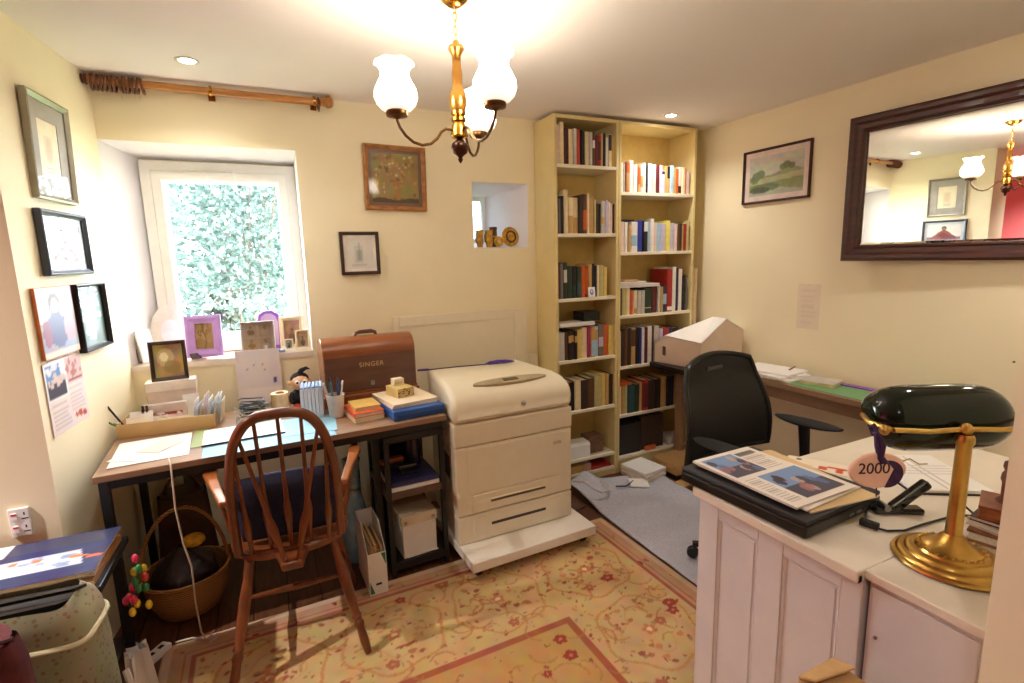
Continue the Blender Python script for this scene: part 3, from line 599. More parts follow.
    flat('wooden_box','light wooden box at the foot of the narrow bookcase',1.68,1.86,.0185,.05,M('pale_pine',(190,150,90),.5,var=.15,scale=8),'box',y1=FY+.14)
    flat('carton','pinkish carton at the foot of the narrow bookcase',1.865,1.925,.0185,.055,M('pink_carton',(200,160,140),.6),'box',y1=FY+.1)
    # bottom of the wide case
    flat('box_file','dark box at the left on the lowest wide shelf',2.17,2.36,.0725,.22,M('dark_box',(34,28,30),.6),'box',y0=FY+.02,y1=FY+.16)
    flat('box_file','dark brown box in the middle of the lowest wide shelf',2.37,2.58,.0725,.25,M('dark_brown_box',(52,38,34),.6),'box',y0=FY+.03,y1=FY+.16)
    flat('tobacco_tin','orange tin on the lowest wide shelf before the dark boxes',2.40,2.49,.0725,.03,M('orange_tin',(200,100,50),.4),'tin',y0=FY+.003,y1=FY+.028)
    flat('book','pale book standing at the right on the lowest wide shelf',2.62,2.74,.0725,.06,M('book_gy'),'book')
    # rolled paper in the gap between case and right wall
    t = thing('cardboard_tube','pale cardboard tube standing between the wide bookcase and right wall','tube',(2.775,2.80,0))
    B().lathe([(0.014,0),(0.024,0),(0.024,1.36),(0.014,1.36)],16,caps=False).build('tube',M('pale_tube',(226,206,176),.7),t,smooth=True); B().lathe([(0,1.355),(.026,1.355),(.026,1.385),(0,1.387)],16).build('cap',M('tube_cap',(235,220,195),.5),t,smooth=True)
bookcases()
# ------------------------------------------------------------------ writing desk under the window
T = 0.765                                   # desk top height
DO = Vector((-0.622,2.205,0)); DA = rad(3)
def dk(x, y, z=0): return (DO.x+x*math.cos(DA)-y*math.sin(DA), DO.y+x*math.sin(DA)+y*math.cos(DA), z)
def desk():
    t = thing('writing_desk', 'long brown-topped desk with black metal legs under the window', 'desk', DO, DA)
    topm = M('desk_laminate', (150,118,92), 0.45, var=0.12, scale=6, stretch=(1,7,7))
    B().box(0,1.345,0,0.66,T-0.026,T-.0005).build('tabletop', topm, t, bevel=.003)
    B().box(0.03,1.33,0.02,0.05,T-0.062,T-0.027).build('front_rail', blackm, t)
    B().box(0.03,1.33,0.61,0.64,T-0.062,T-0.027).build('back_rail', blackm, t)
    for x, y in ((0.012,0.012),(0.03,0.605),(1.006,0.09),(1.006,.605)):
        B().box(x,x+0.03,y,y+0.035,0,T-0.027).build('leg', blackm, t, bevel=.002)
desk()
def shelf_unit():
    t = thing('shelf_unit', 'low open black metal shelf unit under the right end of the desk', 'shelf', dk(1.04,0.015), DA)
    w, d, h = 0.288, 0.36, T-0.065
    for x in (0,w-0.022):
        for y in (0,d-0.022): B().box(x,x+0.022,y,y+0.022,0,h).build('post', blackm, t, bevel=.001)
    for z, m_ in ((0.075,blackm),(0.425,M('unit_shelf_wood',(96,72,58),.5,var=.15))):
        B().box(0.0,w,0.001,d,z-0.03 if z > .3 else z-.04,z).build('shelf', m_, t, bevel=.001)
    B().box(0,w,0,d,h-0.03,h).build('top_panel', blackm, t)
    B().box(0.022,w-0.022,d-0.006,d,0.075,h-0.03).build('back_panel', M('unit_back',(26,24,26),.7), t)
    def on(x, y, z): return dk(1.04+x,0.015+y,z)
    q = thing('storage_box', 'white lidded storage box on the bottom shelf of the black unit', 'box', on(0.146,0.13,0.0755), DA+rad(2))
    B().box(-.085,.085,-.11,.11,0,.185).build('body', M('box_white',(226,222,216),.6,var=.02), q, bevel=.003)
    B().box(-.09,.09,-.115,.115,.165,.215).build('lid', M('box_lid',(206,190,160),.6,var=.04), q, bevel=.004)
    for s in (-1,1): B().box(s*.07-.008,s*.07+.008,-.1185,-.1151,.175,.19).build('metal_corner', M('steel',(150,150,150),.3,1), q)
    tag(B().tube([on(.08,.012,.082),on(.13,.008,.086),on(.17,.014,.083),on(.2,.008,.088),on(.235,.012,.083)],.004,6).build('cable_loop', M('white_flex',(215,210,205),.5), smooth=True), 'short white cable lying before the storage box', 'cable')
    R = random.Random(4)
    for k, (lab, c, h0, h1, w2) in enumerate((('thick white folder at the bottom of the pile on the black unit',(224,220,214),.4255,.447,.262),('navy blue folder in the pile on the black unit',(48,52,104),.4475,.462,.256),('dark blue folder on top of the pile on the black unit',(34,38,84),.4625,.474,.25))):
        o = thing('folder', lab, 'folder', on(0.144,0.15,h0), DA+rad(R.uniform(-2,2)), group='folders on the black unit')
        B().box(-w2/2+.014,w2/2-.014,-.14,.14,0,h1-h0-.0005).build('cover', M('folder_%d' % k, c, .5), o, bevel=.002)
        if k == 0: B().box(-w2/2+.016,w2/2-.016,-.1405,-.138,.004,h1-h0-.004).build('page_edges', paper, o)
    o = thing('hole_punch', 'small dark metal hole punch on the folders in the black unit', 'hole punch', on(.13,.1,.4745), DA)
    B().box(-.05,.05,-.03,.03,0,.012).build('base', blackp, o, bevel=.003); B().obox((0,0,.035),(.09,.03,.02),(.25,0,0)).build('lever', M('steel',(150,150,150),.3,1), o, bevel=.004); B().box(-.035,.035,-.01,.015,.012,.03).build('body', blackp, o, bevel=.002)
    o = thing('wooden_brush', 'orange wooden brush lying at the back of the black unit', 'brush', on(.085,.21,.4745), DA+rad(10))
    B().box(-.06,.06,-.02,.02,.02,.045).build('back', M('orange_wood',(190,100,44),.4,var=.2), o, bevel=.008); B().box(-.055,.055,-.016,.016,0,.02).build('bristles', M('bristle',(70,55,40),.8), o)
    o = thing('glass_jar', 'dark glass jar standing at the back of the black unit', 'jar', on(.195,.2,.4745), 0)
    B().lathe([(0,0),(.035,0),(.038,.01),(.038,.12),(.025,.14),(.025,.16),(0,.16)],16).build('jar_body', M('smoked_glass',(40,42,60),.1,coat=.5), o, smooth=True); B().lathe([(0,.16),(.028,.16),(.028,.18),(0,.18)],16).build('lid', M('lilac_lid',(110,100,150),.4), o)
shelf_unit()
def under_desk():
    # magazine file
    t = thing('magazine_file', 'white and green cardboard magazine file standing beside the black unit', 'magazine file', (0.335,2.185,.0092), rad(2))
    wm = M('file_white',(228,226,220),.5,var=.02); gm = M('file_green',(30,122,80),.5); w=.082; d=.25; h=.30; th=.003
    B().box(-w/2,w/2,0,th,0,.20).build('front_panel', wm, t)
    B().box(-w/2,w/2,d-th,d,0,h).build('back_panel', wm, t)
    for s in (-1,1):
        x = s*(w/2-th/2); B().prism([(th,0),(d-th,0),(d-th,h),(d*.45,h),(th,.20)],'x',x-th/2,x+th/2).build('side_panel', wm, t)
    B().box(-w/2+th,w/2-th,th,d-th,0,th).build('base', wm, t)
    for sx, z0, z1 in ((1,.195,.135),(-1,.008,.07)):
        p_ = [(sx*w*.46,z0),(sx*w*.46,z1),(sx*w*.22,z0)]; B().prism(p_,'y',-.0008,0).build('green_corner', gm, t)
    B().box(-.012,.014,-.001,0,.045,.055).build('label_mark', blackp, t)
    for k in range(5): B().box(-w/2+.008+k*.013,-w/2+.018+k*.013,.01,d-.01,th,.21+.012*(k%3)).build('magazine', [M('brown_mag',(150,116,84),.6),M('tan_mag',(190,160,120),.6),cardm][k%3], t)
    # wicker basket
    wk = bpy.data.materials.new('wicker'); wk.use_nodes = True; n = wk.node_tree.nodes; l = wk.node_tree.links; b = n['Principled BSDF']
    tc = n.new('ShaderNodeTexCoord'); wv = n.new('ShaderNodeTexWave'); wv.bands_direction = 'Z'; wv.inputs['Scale'].default_value = 35; wv.inputs['Distortion'].default_value = 3
    cr = n.new('ShaderNodeValToRGB'); cr.color_ramp.elements[0].color = (*lin((110,72,36)),1); cr.color_ramp.elements[1].color = (*lin((196,142,80)),1)
    l.new(tc.outputs['Object'],wv.inputs['Vector']); l.new(wv.outputs['Fac'],cr.inputs['Fac']); l.new(cr.outputs['Color'],b.inputs['Base Color']); b.inputs['Roughness'].default_value=.6; MATS['wicker']=wk
    t = thing('wicker_basket', 'round wicker basket with arched handle on the floor under the desk', 'basket', (-0.43,2.50,0))
    prof = [(0,.004),(.10,.004),(.125,.02),(.15,.09),(.165,.17),(.168,.185),(.158,.185),(.152,.17),(.138,.09),(.115,.025),(0,.012)]
    B().lathe(prof, 36, wave=lambda r,z,a,u:(r*(1+.012*math.cos(18*a+z*200)),z)).build('bowl', wk, t, smooth=True)
    B().tube([(.166*math.cos(a),.166*math.sin(a),.185+.004*math.sin(14*a)) for a in [2*PI*k/28 for k in range(28)]],.009,7,closed=True).build('rim', wk, t, smooth=True)
    B().tube([(.16*math.cos(a),.03*math.cos(a),.17+.30*math.sin(a)) for a in [PI*k/16 for k in range(17)]],.008,7).build('handle', wk, t, smooth=True)
    q = thing('yarn_bag', 'dark plastic bag of knitting sitting in the wicker basket', 'bag', (-0.43,2.50,.03)); R = random.Random(8)
    B().surf(lambda u,v:((.02+.105*math.sin(PI*min(1,v*1.02)))*math.cos(2*PI*u)*(1+.10*math.sin(5*2*PI*u+7*v)),(.02+.105*math.sin(PI*min(1,v*1.02)))*math.sin(2*PI*u)*(1+.10*math.sin(4*2*PI*u+5*v)),.27*v),30,12,closed_u=True).build('bag_body', M('dark_bag',(40,28,30),.35,var=.4,scale=25,bump=.6), q, smooth=True)
    tag(B().ball((-.385,2.47,.325),(.045,.035,.03)).build('yarn_ball', M('yellow_wool',(222,170,50),.9,var=.3,scale=60,bump=.5), smooth=True), 'yellow ball of wool on top of the basket contents', 'wool')
    # brown bag leaning behind
    t = thing('leather_bag', 'dark brown leather bag standing under the left end of the desk', 'bag', (-0.45,2.76,0), rad(12))
    B().surf(lambda u,v:((.13-.03*v)*math.copysign(abs(math.cos(2*PI*u))**.5,math.cos(2*PI*u)),(.06-.03*v)*math.copysign(abs(math.sin(2*PI*u))**.5,math.sin(2*PI*u)),.44*v),32,8,closed_u=True).build('bag_body', M('brown_leather',(70,40,24),.45,var=.25), t, smooth=True)
    B().tube([(.07*math.cos(a),0,.42+.11*math.sin(a)) for a in [PI*k/10 for k in range(11)]],.008,6).build('handle', M('brown_leather'), t, smooth=True)
    B().lathe([(0,.438),(.09,.438),(.09,.445),(0,.447)],20).build('closure', M('brown_leather'), t)
    tag(B().prism([(0,0),(.10,0),(.085,.60),(.0,.60)],'y',0,.018).build('grey_board', M('grey_board',(112,112,110),.6), loc=(-.46,2.88,0), rot=(rad(-4),0,rad(3))), 'grey board leaning at the wall beneath the desk', 'board')
    # blue glass vase / lamp behind the chair
    t = thing('glass_vase', 'pale blue glass vase on the floor between chair and magazine file', 'vase', (0.30,2.55,0))
    B().lathe([(0,0),(.06,0),(.075,.03),(.085,.12),(.06,.25),(.035,.36),(.032,.46),(.045,.53),(.04,.53),(.028,.46),(.03,.36),(.055,.25),(.08,.12),(.07,.03),(0,.012)],20).build('vase_body', M('pale_blue_glass',(130,165,185),.12,coat=.6,var=.2), t, smooth=True)
    B().lathe([(.03,.36),(.04,.365),(.04,.38),(.03,.385)],20,caps=False).build('neck_ring', M('steel',(150,150,150),.3,1), t, smooth=True)
    # hanging flex and extension block
    tag(B().tube([(-.40,2.27,T+.0075),(-.385,2.214,T+.0065),(-.382,2.196,T-.012),(-.382,2.192,T-.04),(-.385,2.188,.6),(-.375,2.19,.45),(-.36,2.195,.35),(-.365,2.20,.2),(-.36,2.205,.06),(-.35,2.215,.018),(-.40,2.25,.0145),(-.46,2.255,.014)],.0034,7).build('power_flex', M('cream_cable',(206,192,170),.5), smooth=True), 'cream power cable hanging over the desk front down to the floor', 'cable')
    t = thing('extension_block', 'white extension block on the floor beside the wicker basket', 'extension lead', (-.515,2.215,0.0), rad(52))
    B().box(-.05,.05,-.022,.022,0,.028).build('housing', whitep, t, bevel=.005); B().box(-.03,-.01,-.008,.008,.028,.0288).build('outlet', blackp, t); B().box(.01,.03,-.008,.008,.028,.0288).build('outlet', blackp, t)
    tag(B().tube([(-.345,2.225,.012),(-.32,2.24,.026),(-.33,2.215,.036),(-.31,2.20,.018),(-.335,2.19,.0125),(-.315,2.225,.0125)],.0025,6).build('twist_tie', M('white_flex',(215,210,205),.5), smooth=True), 'small tangle of white wire at the foot of the cable', 'wire')
under_desk()

# ------------------------------------------------------------------ windsor chair
def windsor():
    t = thing('windsor_chair', 'brown wooden brace-back windsor armchair pulled up to the desk', 'chair', (0.004,2.135,.0135), rad(-2))
    wd = M('windsor_wood', (116,62,32), 0.32, var=0.28, scale=7, stretch=(3,3,1), coat=0.35)
    arm_m = M('windsor_arm_wood', (156,92,46), 0.3, var=0.2, scale=6, coat=.4)
    out = []
    for k in range(40):
        a = 2*PI*k/40; x = .215*math.copysign(abs(math.cos(a))**.75,math.cos(a)); y = .21*math.copysign(abs(math.sin(a))**.8,math.sin(a)); out.append((x,y))
    bm = B(); n = len(out)
    ringz = [(0.9,.418),(1,.428),(1,.448),(.95,.455),(.7,.447),(.3,.443)]
    vs = [(x*s,y*s,z) for s,z in ringz for x,y in out]; fs = [(i*n+k,i*n+(k+1)%n,(i+1)*n+(k+1)%n,(i+1)*n+k) for i in range(len(ringz)-1) for k in range(n)]
    fs += [tuple(range(n))[::-1],tuple((len(ringz)-1)*n+k for k in range(n))]; bm.add(vs,fs); bm.build('seat', wd, t, smooth=True)
    B().prism([(-.06,-.19),(.06,-.19),(.045,-.25),(.035,-.305),(-.035,-.305),(-.045,-.25)],'z',.424,.452).build('bobtail', wd, t, bevel=.006)
    bow = []
    def bowp(u):
        a = PI*u; x = -.176*math.copysign(abs(math.cos(a))**.62,math.cos(a)); h = abs(math.sin(a))**.62
        z = .45+.548*h; y = -.165-.155*h; return Vector((x,y,z))
    bow = [bowp(k/36) for k in range(37)]
    B().tube(bow,[.0155+.002*math.sin(PI*k/36) for k in range(37)],10).build('bow', wd, t, smooth=True)
    def bow_at(x):
        best = min((bowp(.12+.76*k/200) for k in range(201)), key=lambda q: abs(q.x-x)); return best
    def spindle(p0, p1):
        p0, p1 = Vector(p0), Vector(p1); prof = [(0,.0075),(.12,.0085),(.2,.012),(.27,.015),(.33,.0125),(.37,.009),(.5,.0075),(1,.006)]
        B().tube([p0.lerp(p1,u) for u,_ in prof],[r for _,r in prof],8).build('spindle', wd, t, smooth=True)
    for x in (-.155,-.078,0.0,.078,.155):
        q = bow_at(x*.93); spindle((x*.85,-.175,.448),q)
    for s in (-1,1): spindle((s*.02,-.285,.448), bow_at(s*.125))
    for s in (-1,1):
        pts = [(s*.196,-.235,.68),(s*.225,-.12,.685),(s*.255,0,.682),(s*.272,.09,.676),(s*.278,.15,.672)]
        b = B(); ws = [.014,.016,.02,.026,.024]; P = []
        vs = []
        for (x,y,z),w in zip(pts,ws): vs += [(x-w,y,z-.010),(x+w,y,z-.010),(x+w,y,z+.010),(x-w,y,z+.010)]
        fs = [(i*4+k,i*4+(k+1)%4,(i+1)*4+(k+1)%4,(i+1)*4+k) for i in range(4) for k in range(4)]+[(3,2,1,0),(16,17,18,19)]
        b.add(vs,fs).build('armrest', arm_m, t, bevel=.006)
        pr = [(0,.010),(.15,.012),(.25,.018),(.35,.012),(.45,.010),(.6,.016),(.75,.011),(1,.010)]
        a0, a1 = Vector((s*.192,.10,.445)), Vector((s*.272,.10,.668)); B().tube([a0.lerp(a1,u) for u,_ in pr],[r for _,r in pr],8).build('arm_post', wd, t, smooth=True)
        a0, a1 = Vector((s*.20,-.03,.445)), Vector((s*.246,-.03,.676)); B().tube([a0.lerp(a1,u) for u in (0,.3,.5,1)],[.007,.011,.008,.006],8).build('arm_spindle', wd, t, smooth=True)
    pr = [(0,.013),(.15,.016),(.35,.021),(.55,.019),(.66,.015),(.69,.02),(.72,.014),(.75,.02),(.79,.015),(.9,.017),(1,.013)]
    feet = {}
    for s in (-1,1):
        for y0,y1 in ((-.13,-.285),(.12,.185)):
            a0, a1 = Vector((s*.14,y0,.428)), Vector((s*.232,y1,0)); feet[(s,y0<0)] = (a0,a1)
            B().tube([a0.lerp(a1,u) for u,_ in pr],[r for _,r in pr],10).build('leg', wd, t, smooth=True)
    st = [(0,.007),(.3,.011),(.5,.015),(.7,.011),(1,.007)]; mids = []
    for s in (-1,1):
        a = feet[(s,True)][0].lerp(feet[(s,True)][1],.55); c = feet[(s,False)][0].lerp(feet[(s,False)][1],.55); mids.append(a.lerp(c,.5))
        B().tube([a.lerp(c,u) for u,_ in st],[r for _,r in st],8).build('stretcher', wd, t, smooth=True)
    B().tube([mids[0].lerp(mids[1],u) for u,_ in st],[r for _,r in st],8).build('stretcher', wd, t, smooth=True)
    # navy cushion leaning against the spindles
    c = thing('cushion', 'navy blue cushion propped upright on the windsor chair seat', 'cushion', (0.0,2.035,.467), rot=(rad(12),0,rad(-2)))
    def cu(u,v):
        x = (u-.5)*2; z = (v-.5)*2; e = (1-abs(x)**4)*(1-abs(z)**4)
        return x*.172*(1-.05*z*z), .005+.038*math.sqrt(max(e,0)), .145+z*.140*(1-.05*x*x)
    navy = M('navy_cloth',(30,34,62),.85,var=.15,scale=60,bump=.2)
    B().surf(cu,18,16).surf(lambda u,v:(cu(u,v)[0],.0-(cu(u,v)[1]-.005)*.8,cu(u,v)[2]),18,16).build('cushion_cover', navy, c, smooth=True)
    ed = []
    for k in range(48):
        a = 2*PI*k/48; x = math.copysign(abs(math.cos(a))**.45,math.cos(a)); z = math.copysign(abs(math.sin(a))**.45,math.sin(a)); ed.append((x*.171*(1-.04*z*z),.003,.145+z*.139*(1-.04*x*x)))
    B().tube(ed,.0045,6,closed=True).build('piping', M('pale_blue_piping',(70,80,120),.7), c, smooth=True)
windsor()
# ------------------------------------------------------------------ things on the writing desk
def sheet(name, label, cat, x, y, z, w, h, rz, col=(240,238,236), th=.0012, art=None, group=None):
    p = art or Paint(4,4,col)
    t = thing(name, label, cat, (x,y,z), rz, group)
    print_obj('page', p, w, h, t, (0,0,th), th=th, plane='xy'); return t
def on_desk():
    z = T
    p = Paint(30,34,(240,236,232)); p.noise(.01); p.dots(14,(214,196,180),.05,4,.35,.75,.4,.75,.5).dots(8,(190,170,150),.04,7,.4,.7,.45,.7,.5)
    sheet('paper_sheet','broad white paper sheet at the left end of the desk','paper',-.475,2.44,z+.0005,.26,.31,rad(4),art=p)
    sheet('paper_sheet','smaller slanted white letter on the papers at the left desk end','paper',-.50,2.42,z+.0022,.15,.21,rad(-24),(246,240,236))
    sheet('paper_sheet','pinkish torn paper scrap on the papers at the left desk end','paper',-.45,2.45,z+.0039,.10,.14,rad(-35),(226,210,200))
    sheet('green_sheet','narrow olive green paper strip beside the blue blotter','paper',-.318,2.50,z+.0005,.05,.26,rad(2),(148,160,96))
    sheet('blotter','pale blue blotting sheet along the desk front edge','blotter',-.04,2.345,z+.0008,.50,.24,DA,(138,190,216),.0018)
    sheet('blotter','second pale blue sheet behind the chair back on the desk','blotter',.115,2.44,z+.0032,.24,.26,rad(-4),(146,196,220))
    t = thing('paper_pad','white writing pad with a black bottom edge on the blotter','pad',(-.145,2.465,z+.0050),rad(3))
    B().box(-.155,.155,-.105,.105,0,.006).build('pages',paper,t); B().box(-.157,.157,-.109,-.105,0,.006).build('black_edge',blackp,t)
    # long cardboard tray
    t = thing('cardboard_tray','low open beige cardboard tray full of letters on the desk','tray',(-.445,2.745,z+.0006),rad(-4))
    cb = M('beige_card',(214,178,122),.7,var=.04); w,d,h = .37,.20,.062
    B().box(-w/2,w/2,-d/2,d/2,0,.003).build('base',cb,t)
    B().box(-w/2,w/2,-d/2,-d/2+.003,.003,h).build('front_wall',cb,t); B().box(-w/2,w/2,d/2-.003,d/2,.003,h).build('back_wall',cb,t)
    for s in (-1,1): B().box(s*w/2-(.003 if s>0 else 0),s*w/2+(.003 if s<0 else 0),-d/2+.003,d/2-.003,.003,h).build('end_wall',cb,t)
    R = random.Random(9); cols = [((244,242,240),'white'),((214,222,236),'pale blue'),((240,228,206),'cream'),((226,206,206),'pale pink'),((236,236,232),'white'),((198,206,220),'grey blue')]
    for k in range(9):
        c, nm = cols[k%6]; x = -.36+.014*k
        o = tag(B().box(-.0012,.0012,-.06,.06,0,.11+R.uniform(-.02,.03)).build('envelope',M('env_%d' % (k%6),c,.6),loc=(x,2.745,z+.0045),rot=(0,rad(10+R.uniform(-2,2)),rad(-4))), f'{nm} envelope standing in the cardboard tray, {ORD[k]} from the left', 'envelope','envelopes in the cardboard tray')
    for k,(x,y,c,lab,ln) in enumerate(((-.605,2.72,(24,30,52),'long dark blue pencil leaning from the tray towards the left wall',.25),(-.590,2.70,(70,120,60),'green felt pen leaning in the cardboard tray',.12),(-.575,2.69,(110,150,70),'light green pen leaning in the cardboard tray',.10))):
        t = thing('pencil',lab,'pen',(x,y,z+.0045),rot=(rad(8),rad(-24-8*k if k<1 else -48),0))
        B().lathe([(0,0),(.0042,0),(.0042,ln*.88),(.0012,ln),(0,ln)],8).build('barrel',M('pen_%d' % k,c,.35),t,smooth=True); B().lathe([(.0043,ln*.0),(.0046,ln*.06),(.0043,ln*.12)],8).build('ferrule',M('steel',(150,150,150),.3,1),t)
    for k,(x,c) in enumerate(((-.555,(30,28,30)),(-.54,(60,48,40)))):
        t = thing('marker_pen',('black','brown')[k]+' marker pen standing in the cardboard tray','pen',(x,2.765,z+.0045)); B().lathe([(0,0),(.007,0),(.007,.085),(.005,.09),(.005,.105),(0,.106)],10).build('barrel',M('mk_%d' % k,c,.4),t,smooth=True); B().lathe([(.0075,.06),(.0078,.062),(.0078,.075),(.0075,.077)],10).build('band',M('gold_band',(190,160,90),.3,.8),t)
    t = thing('photo_wallet','open wallet of pinkish photographs lying in the cardboard tray','photographs',(-.475,2.735,z+.0045),rot=(rad(-22),0,rad(-4)))
    p = Paint(30,20,(222,200,196)).noise(.08,6); p.rect(0,1,.82,1,(140,60,70)).dots(10,(240,230,226),.08,3).dots(6,(170,120,115),.06,5); print_obj('photo',p,.14,.07,t,(0,0,.036),th=.002)
    t = thing('photo_wallet','white card folder standing behind the photographs in the tray','folder',(-.475,2.80,z+.0045)); B().box(-.085,.085,-.006,.006,0,.10).build('card',paper,t); B().box(-.083,.083,-.008,-.0062,.02,.095).build('flap',M('pinkish_card',(232,216,210),.6),t)
    tag(B().box(-.032,.032,-.0012,.0012,0,.125).build('tall_card',paper,loc=(-.372,2.81,z+.0045),rot=(rad(-6),0,rad(8))),'tall white card standing at the back of the cardboard tray','card')
    for k,(x,y,w,h,rx,rz,c,lab) in enumerate(((-.572,2.70,.08,.075,-30,6,(238,228,210),'cream folded letter leaning at the left end of the tray'),(-.565,2.728,.09,.09,-24,-6,(246,244,242),'white folded letter leaning behind the cream one in the tray'),(-.43,2.672,.13,.06,-18,-4,(240,232,220),'white slip leaning before the photographs in the tray'))):
        tag(B().box(-w/2,w/2,-.001,.001,0,h).build('folded_letter',M('letter_%d'%k,c,.7),loc=(x,y,z+.0045),rot=(rad(rx),0,rad(rz))),lab,'letter')
    # shoebox behind with the gilt photo on top
    t = thing('carton','pale pinkish shoebox behind the tray carrying the dark framed photo','box',(-.455,2.912,z+.0006),rad(2)); B().box(-.10,.10,-.045,.045,0,.155).build('body',M('pinkish_box',(228,210,200),.6),t,bevel=.002); B().box(-.103,.103,-.048,.048,.145,.19).build('lid',M('pale_lid',(236,222,212),.6),t,bevel=.003)
    p = Paint(24,30,(176,152,96)).noise(.12,4,5); p.ell(.4,.6,.3,.28,(214,196,140),.7).ell(.35,.62,.14,.14,(250,240,205),.9).ell(.6,.3,.3,.2,(150,124,70),.6)
    framed('framed_photo','dark wood framed sepia photo standing on the pale shoebox',.150,.188,.017,.016,M('dark_walnut',(58,36,26),.35,var=.2),p,0,None,(-.452,2.895,z+.1912+.096),(rad(-6),0,rad(3)),cat='photo frame')
    # white printed board
    t = thing('printed_board','white printed board leaning against the wall behind the wire basket','board',(-.075,2.968,z+.001),rot=(rad(-5),0,rad(-1)))
    p = Paint(26,30,(226,214,216)).noise(.015); p.dots(7,(150,140,150),.02,3,.2,.9,.55,.8).ell(.86,.42,.04,.05,(90,80,150)).rect(0,1,0,.3,(236,226,222)); print_obj('print',p,.205,.285,t,(0,0,.143),th=.008)
    for s in (-1,1): B().box(s*.1035-.001,s*.1035+.001,-.0005,.008,0,.286).build('edge_strip',whitep,t)
    # wire basket with cables
    t = thing('wire_tray','shallow wire tray holding black cables on the desk','tray',(-.11,2.655,z+.0006),rad(4))
    wr = M('tray_wire',(170,165,155),.35,.7); w,d,h=.15,.12,.06
    B().box(-w/2,w/2,-d/2,d/2,.0,.003).build('base',M('tray_base',(120,110,100),.5),t)
    for zz in (.02,.04,.06): B().tube([(-w/2,-d/2,zz),(w/2,-d/2,zz),(w/2,d/2,zz),(-w/2,d/2,zz)],.0018,5,closed=True).build('wire',wr,t)
    b = B()
    for k in range(9):
        x = -w/2+w*k/8
        for y in (-d/2,d/2): b.tube([(x,y,0),(x,y,h)],.0013,4)
    b.build('uprights',wr,t,kind='stuff')
    for k in range(3):
        pts = []; R2 = random.Random(30+k)
        for i in range(26): a = i*.8+k; pts.append((-.11+(.048+.012*math.sin(3*a))*math.cos(a)+R2.gauss(0,.006),2.655+.038*math.sin(a)+R2.gauss(0,.004),z+.016+.0026*i*.6+R2.uniform(0,.012)+.022*k))
        tag(B().tube(pts,.0032,5).build('cable_coil',[blackp,M('dark_green_flex',(36,50,40),.4),M('grey_flex',(64,64,72),.4)][k],smooth=True),['black cable coiled in the wire tray','dark green cable coiled in the wire tray','grey cable coiled in the wire tray'][k],'cable','cables in the wire tray')
    t = thing('tape_roll','cream cardboard tube standing beside the wire tray','tube',(.012,2.715,z+.0006)); B().lathe([(.024,0),(.040,0),(.040,.105),(.024,.105)],24,caps=False).build('roll',M('cream_tube',(226,196,146),.6),t,smooth=True); B().lathe([(.022,.002),(.025,.002),(.025,.104),(.022,.104)],24,caps=False).build('core',cardm,t,smooth=True)
    # plush toy
    t = thing('plush_toy','small plush toy with peach face, dark tuft and red feet on the desk','toy',(.110,2.765,z+.0006),rad(4))
    dk_ = M('dark_fur',(32,26,28),.9,var=.3,scale=80,bump=.5); pe = M('peach_felt',(226,178,138),.85)
    body = B().lathe([(0,.02),(.04,.022),(.05,.05),(.044,.085),(.028,.10),(0,.102)],16).build('body',dk_,t,smooth=True)
    hd = B().ball((0,-.006,.135),(.044,.038,.04)).build('head',pe,t,smooth=True)
    B().ball((0,.006,.15),(.045,.036,.036)).build('hair',dk_,t,smooth=True)
    B().tube([(.0,0,.175),(.012,-.004,.195),(.035,-.006,.205),(.05,-.004,.198)],[.014,.013,.009,.003],8).build('tuft',dk_,t,smooth=True)
    for s in (-1,1):
        e = B().ball((s*.017,-.042,.142),(.0125,.006,.0125)).build('eye',whitep,t,smooth=True); B().ball((s*.017,-.0478,.142),(.006,.003,.006)).build('pupil',blackp,e,smooth=True)
        B().ball((s*.047,-.002,.135),(.01,.008,.013)).build('ear',pe,t,smooth=True)
        B().ball((s*.026,-.045,.018),(.022,.03,.018)).build('foot',M('red_felt',(190,50,36),.85),t,smooth=True)
        B().tube([(s*.04,-.01,.085),(s*.055,-.03,.06),(s*.045,-.045,.045)],.011,8).build('arm',dk_,t,smooth=True)
    B().ball((0,-.044,.122),(.016,.008,.011)).build('muzzle',pe,t,smooth=True)
    # slim white cases
    for k in range(6):
        tag(B().box(-.0075,.0075,-.06,.06,0,.145).build('slim_case',M('slim_case_white',(226,226,232),.3,var=.03),loc=(.108+.0165*k,2.597,z+.0006),rot=(0,rad(1),rad(-6)),bevel=.0015),f'slim white disc case standing on the desk, {ORD[k]} from the left','disc case','white disc cases on the desk')
        tag(B().box(-.006,.006,-.058,.058,0,.009).build('case_top',M('blue_strip',(150,175,215),.4),loc=(.108+.0165*k+.0025,2.597,z+.1462),rot=(0,rad(1),rad(-6)),bevel=.001),f'blue paper strip on top of the {ORD[k]} slim disc case','paper strip','blue strips on the disc cases')
    # pencil pot
    t = thing('pencil_pot','white ribbed pencil pot full of pens before the sewing machine case','pot',(.250,2.525,z+.0006))
    B().lathe([(0,0),(.032,0),(.041,.105),(.038,.105),(.030,.004),(0,.004)],24,wave=lambda r,zz,a,u:(r*(1+.02*math.cos(12*a)),zz)).build('cup',M('pot_white',(225,216,206),.35),t,smooth=True)
    B().lathe([(.0405,.100),(.0435,.102),(.0435,.109),(.040,.109)],24,caps=False).build('rim',M('pot_white'),t,smooth=True)
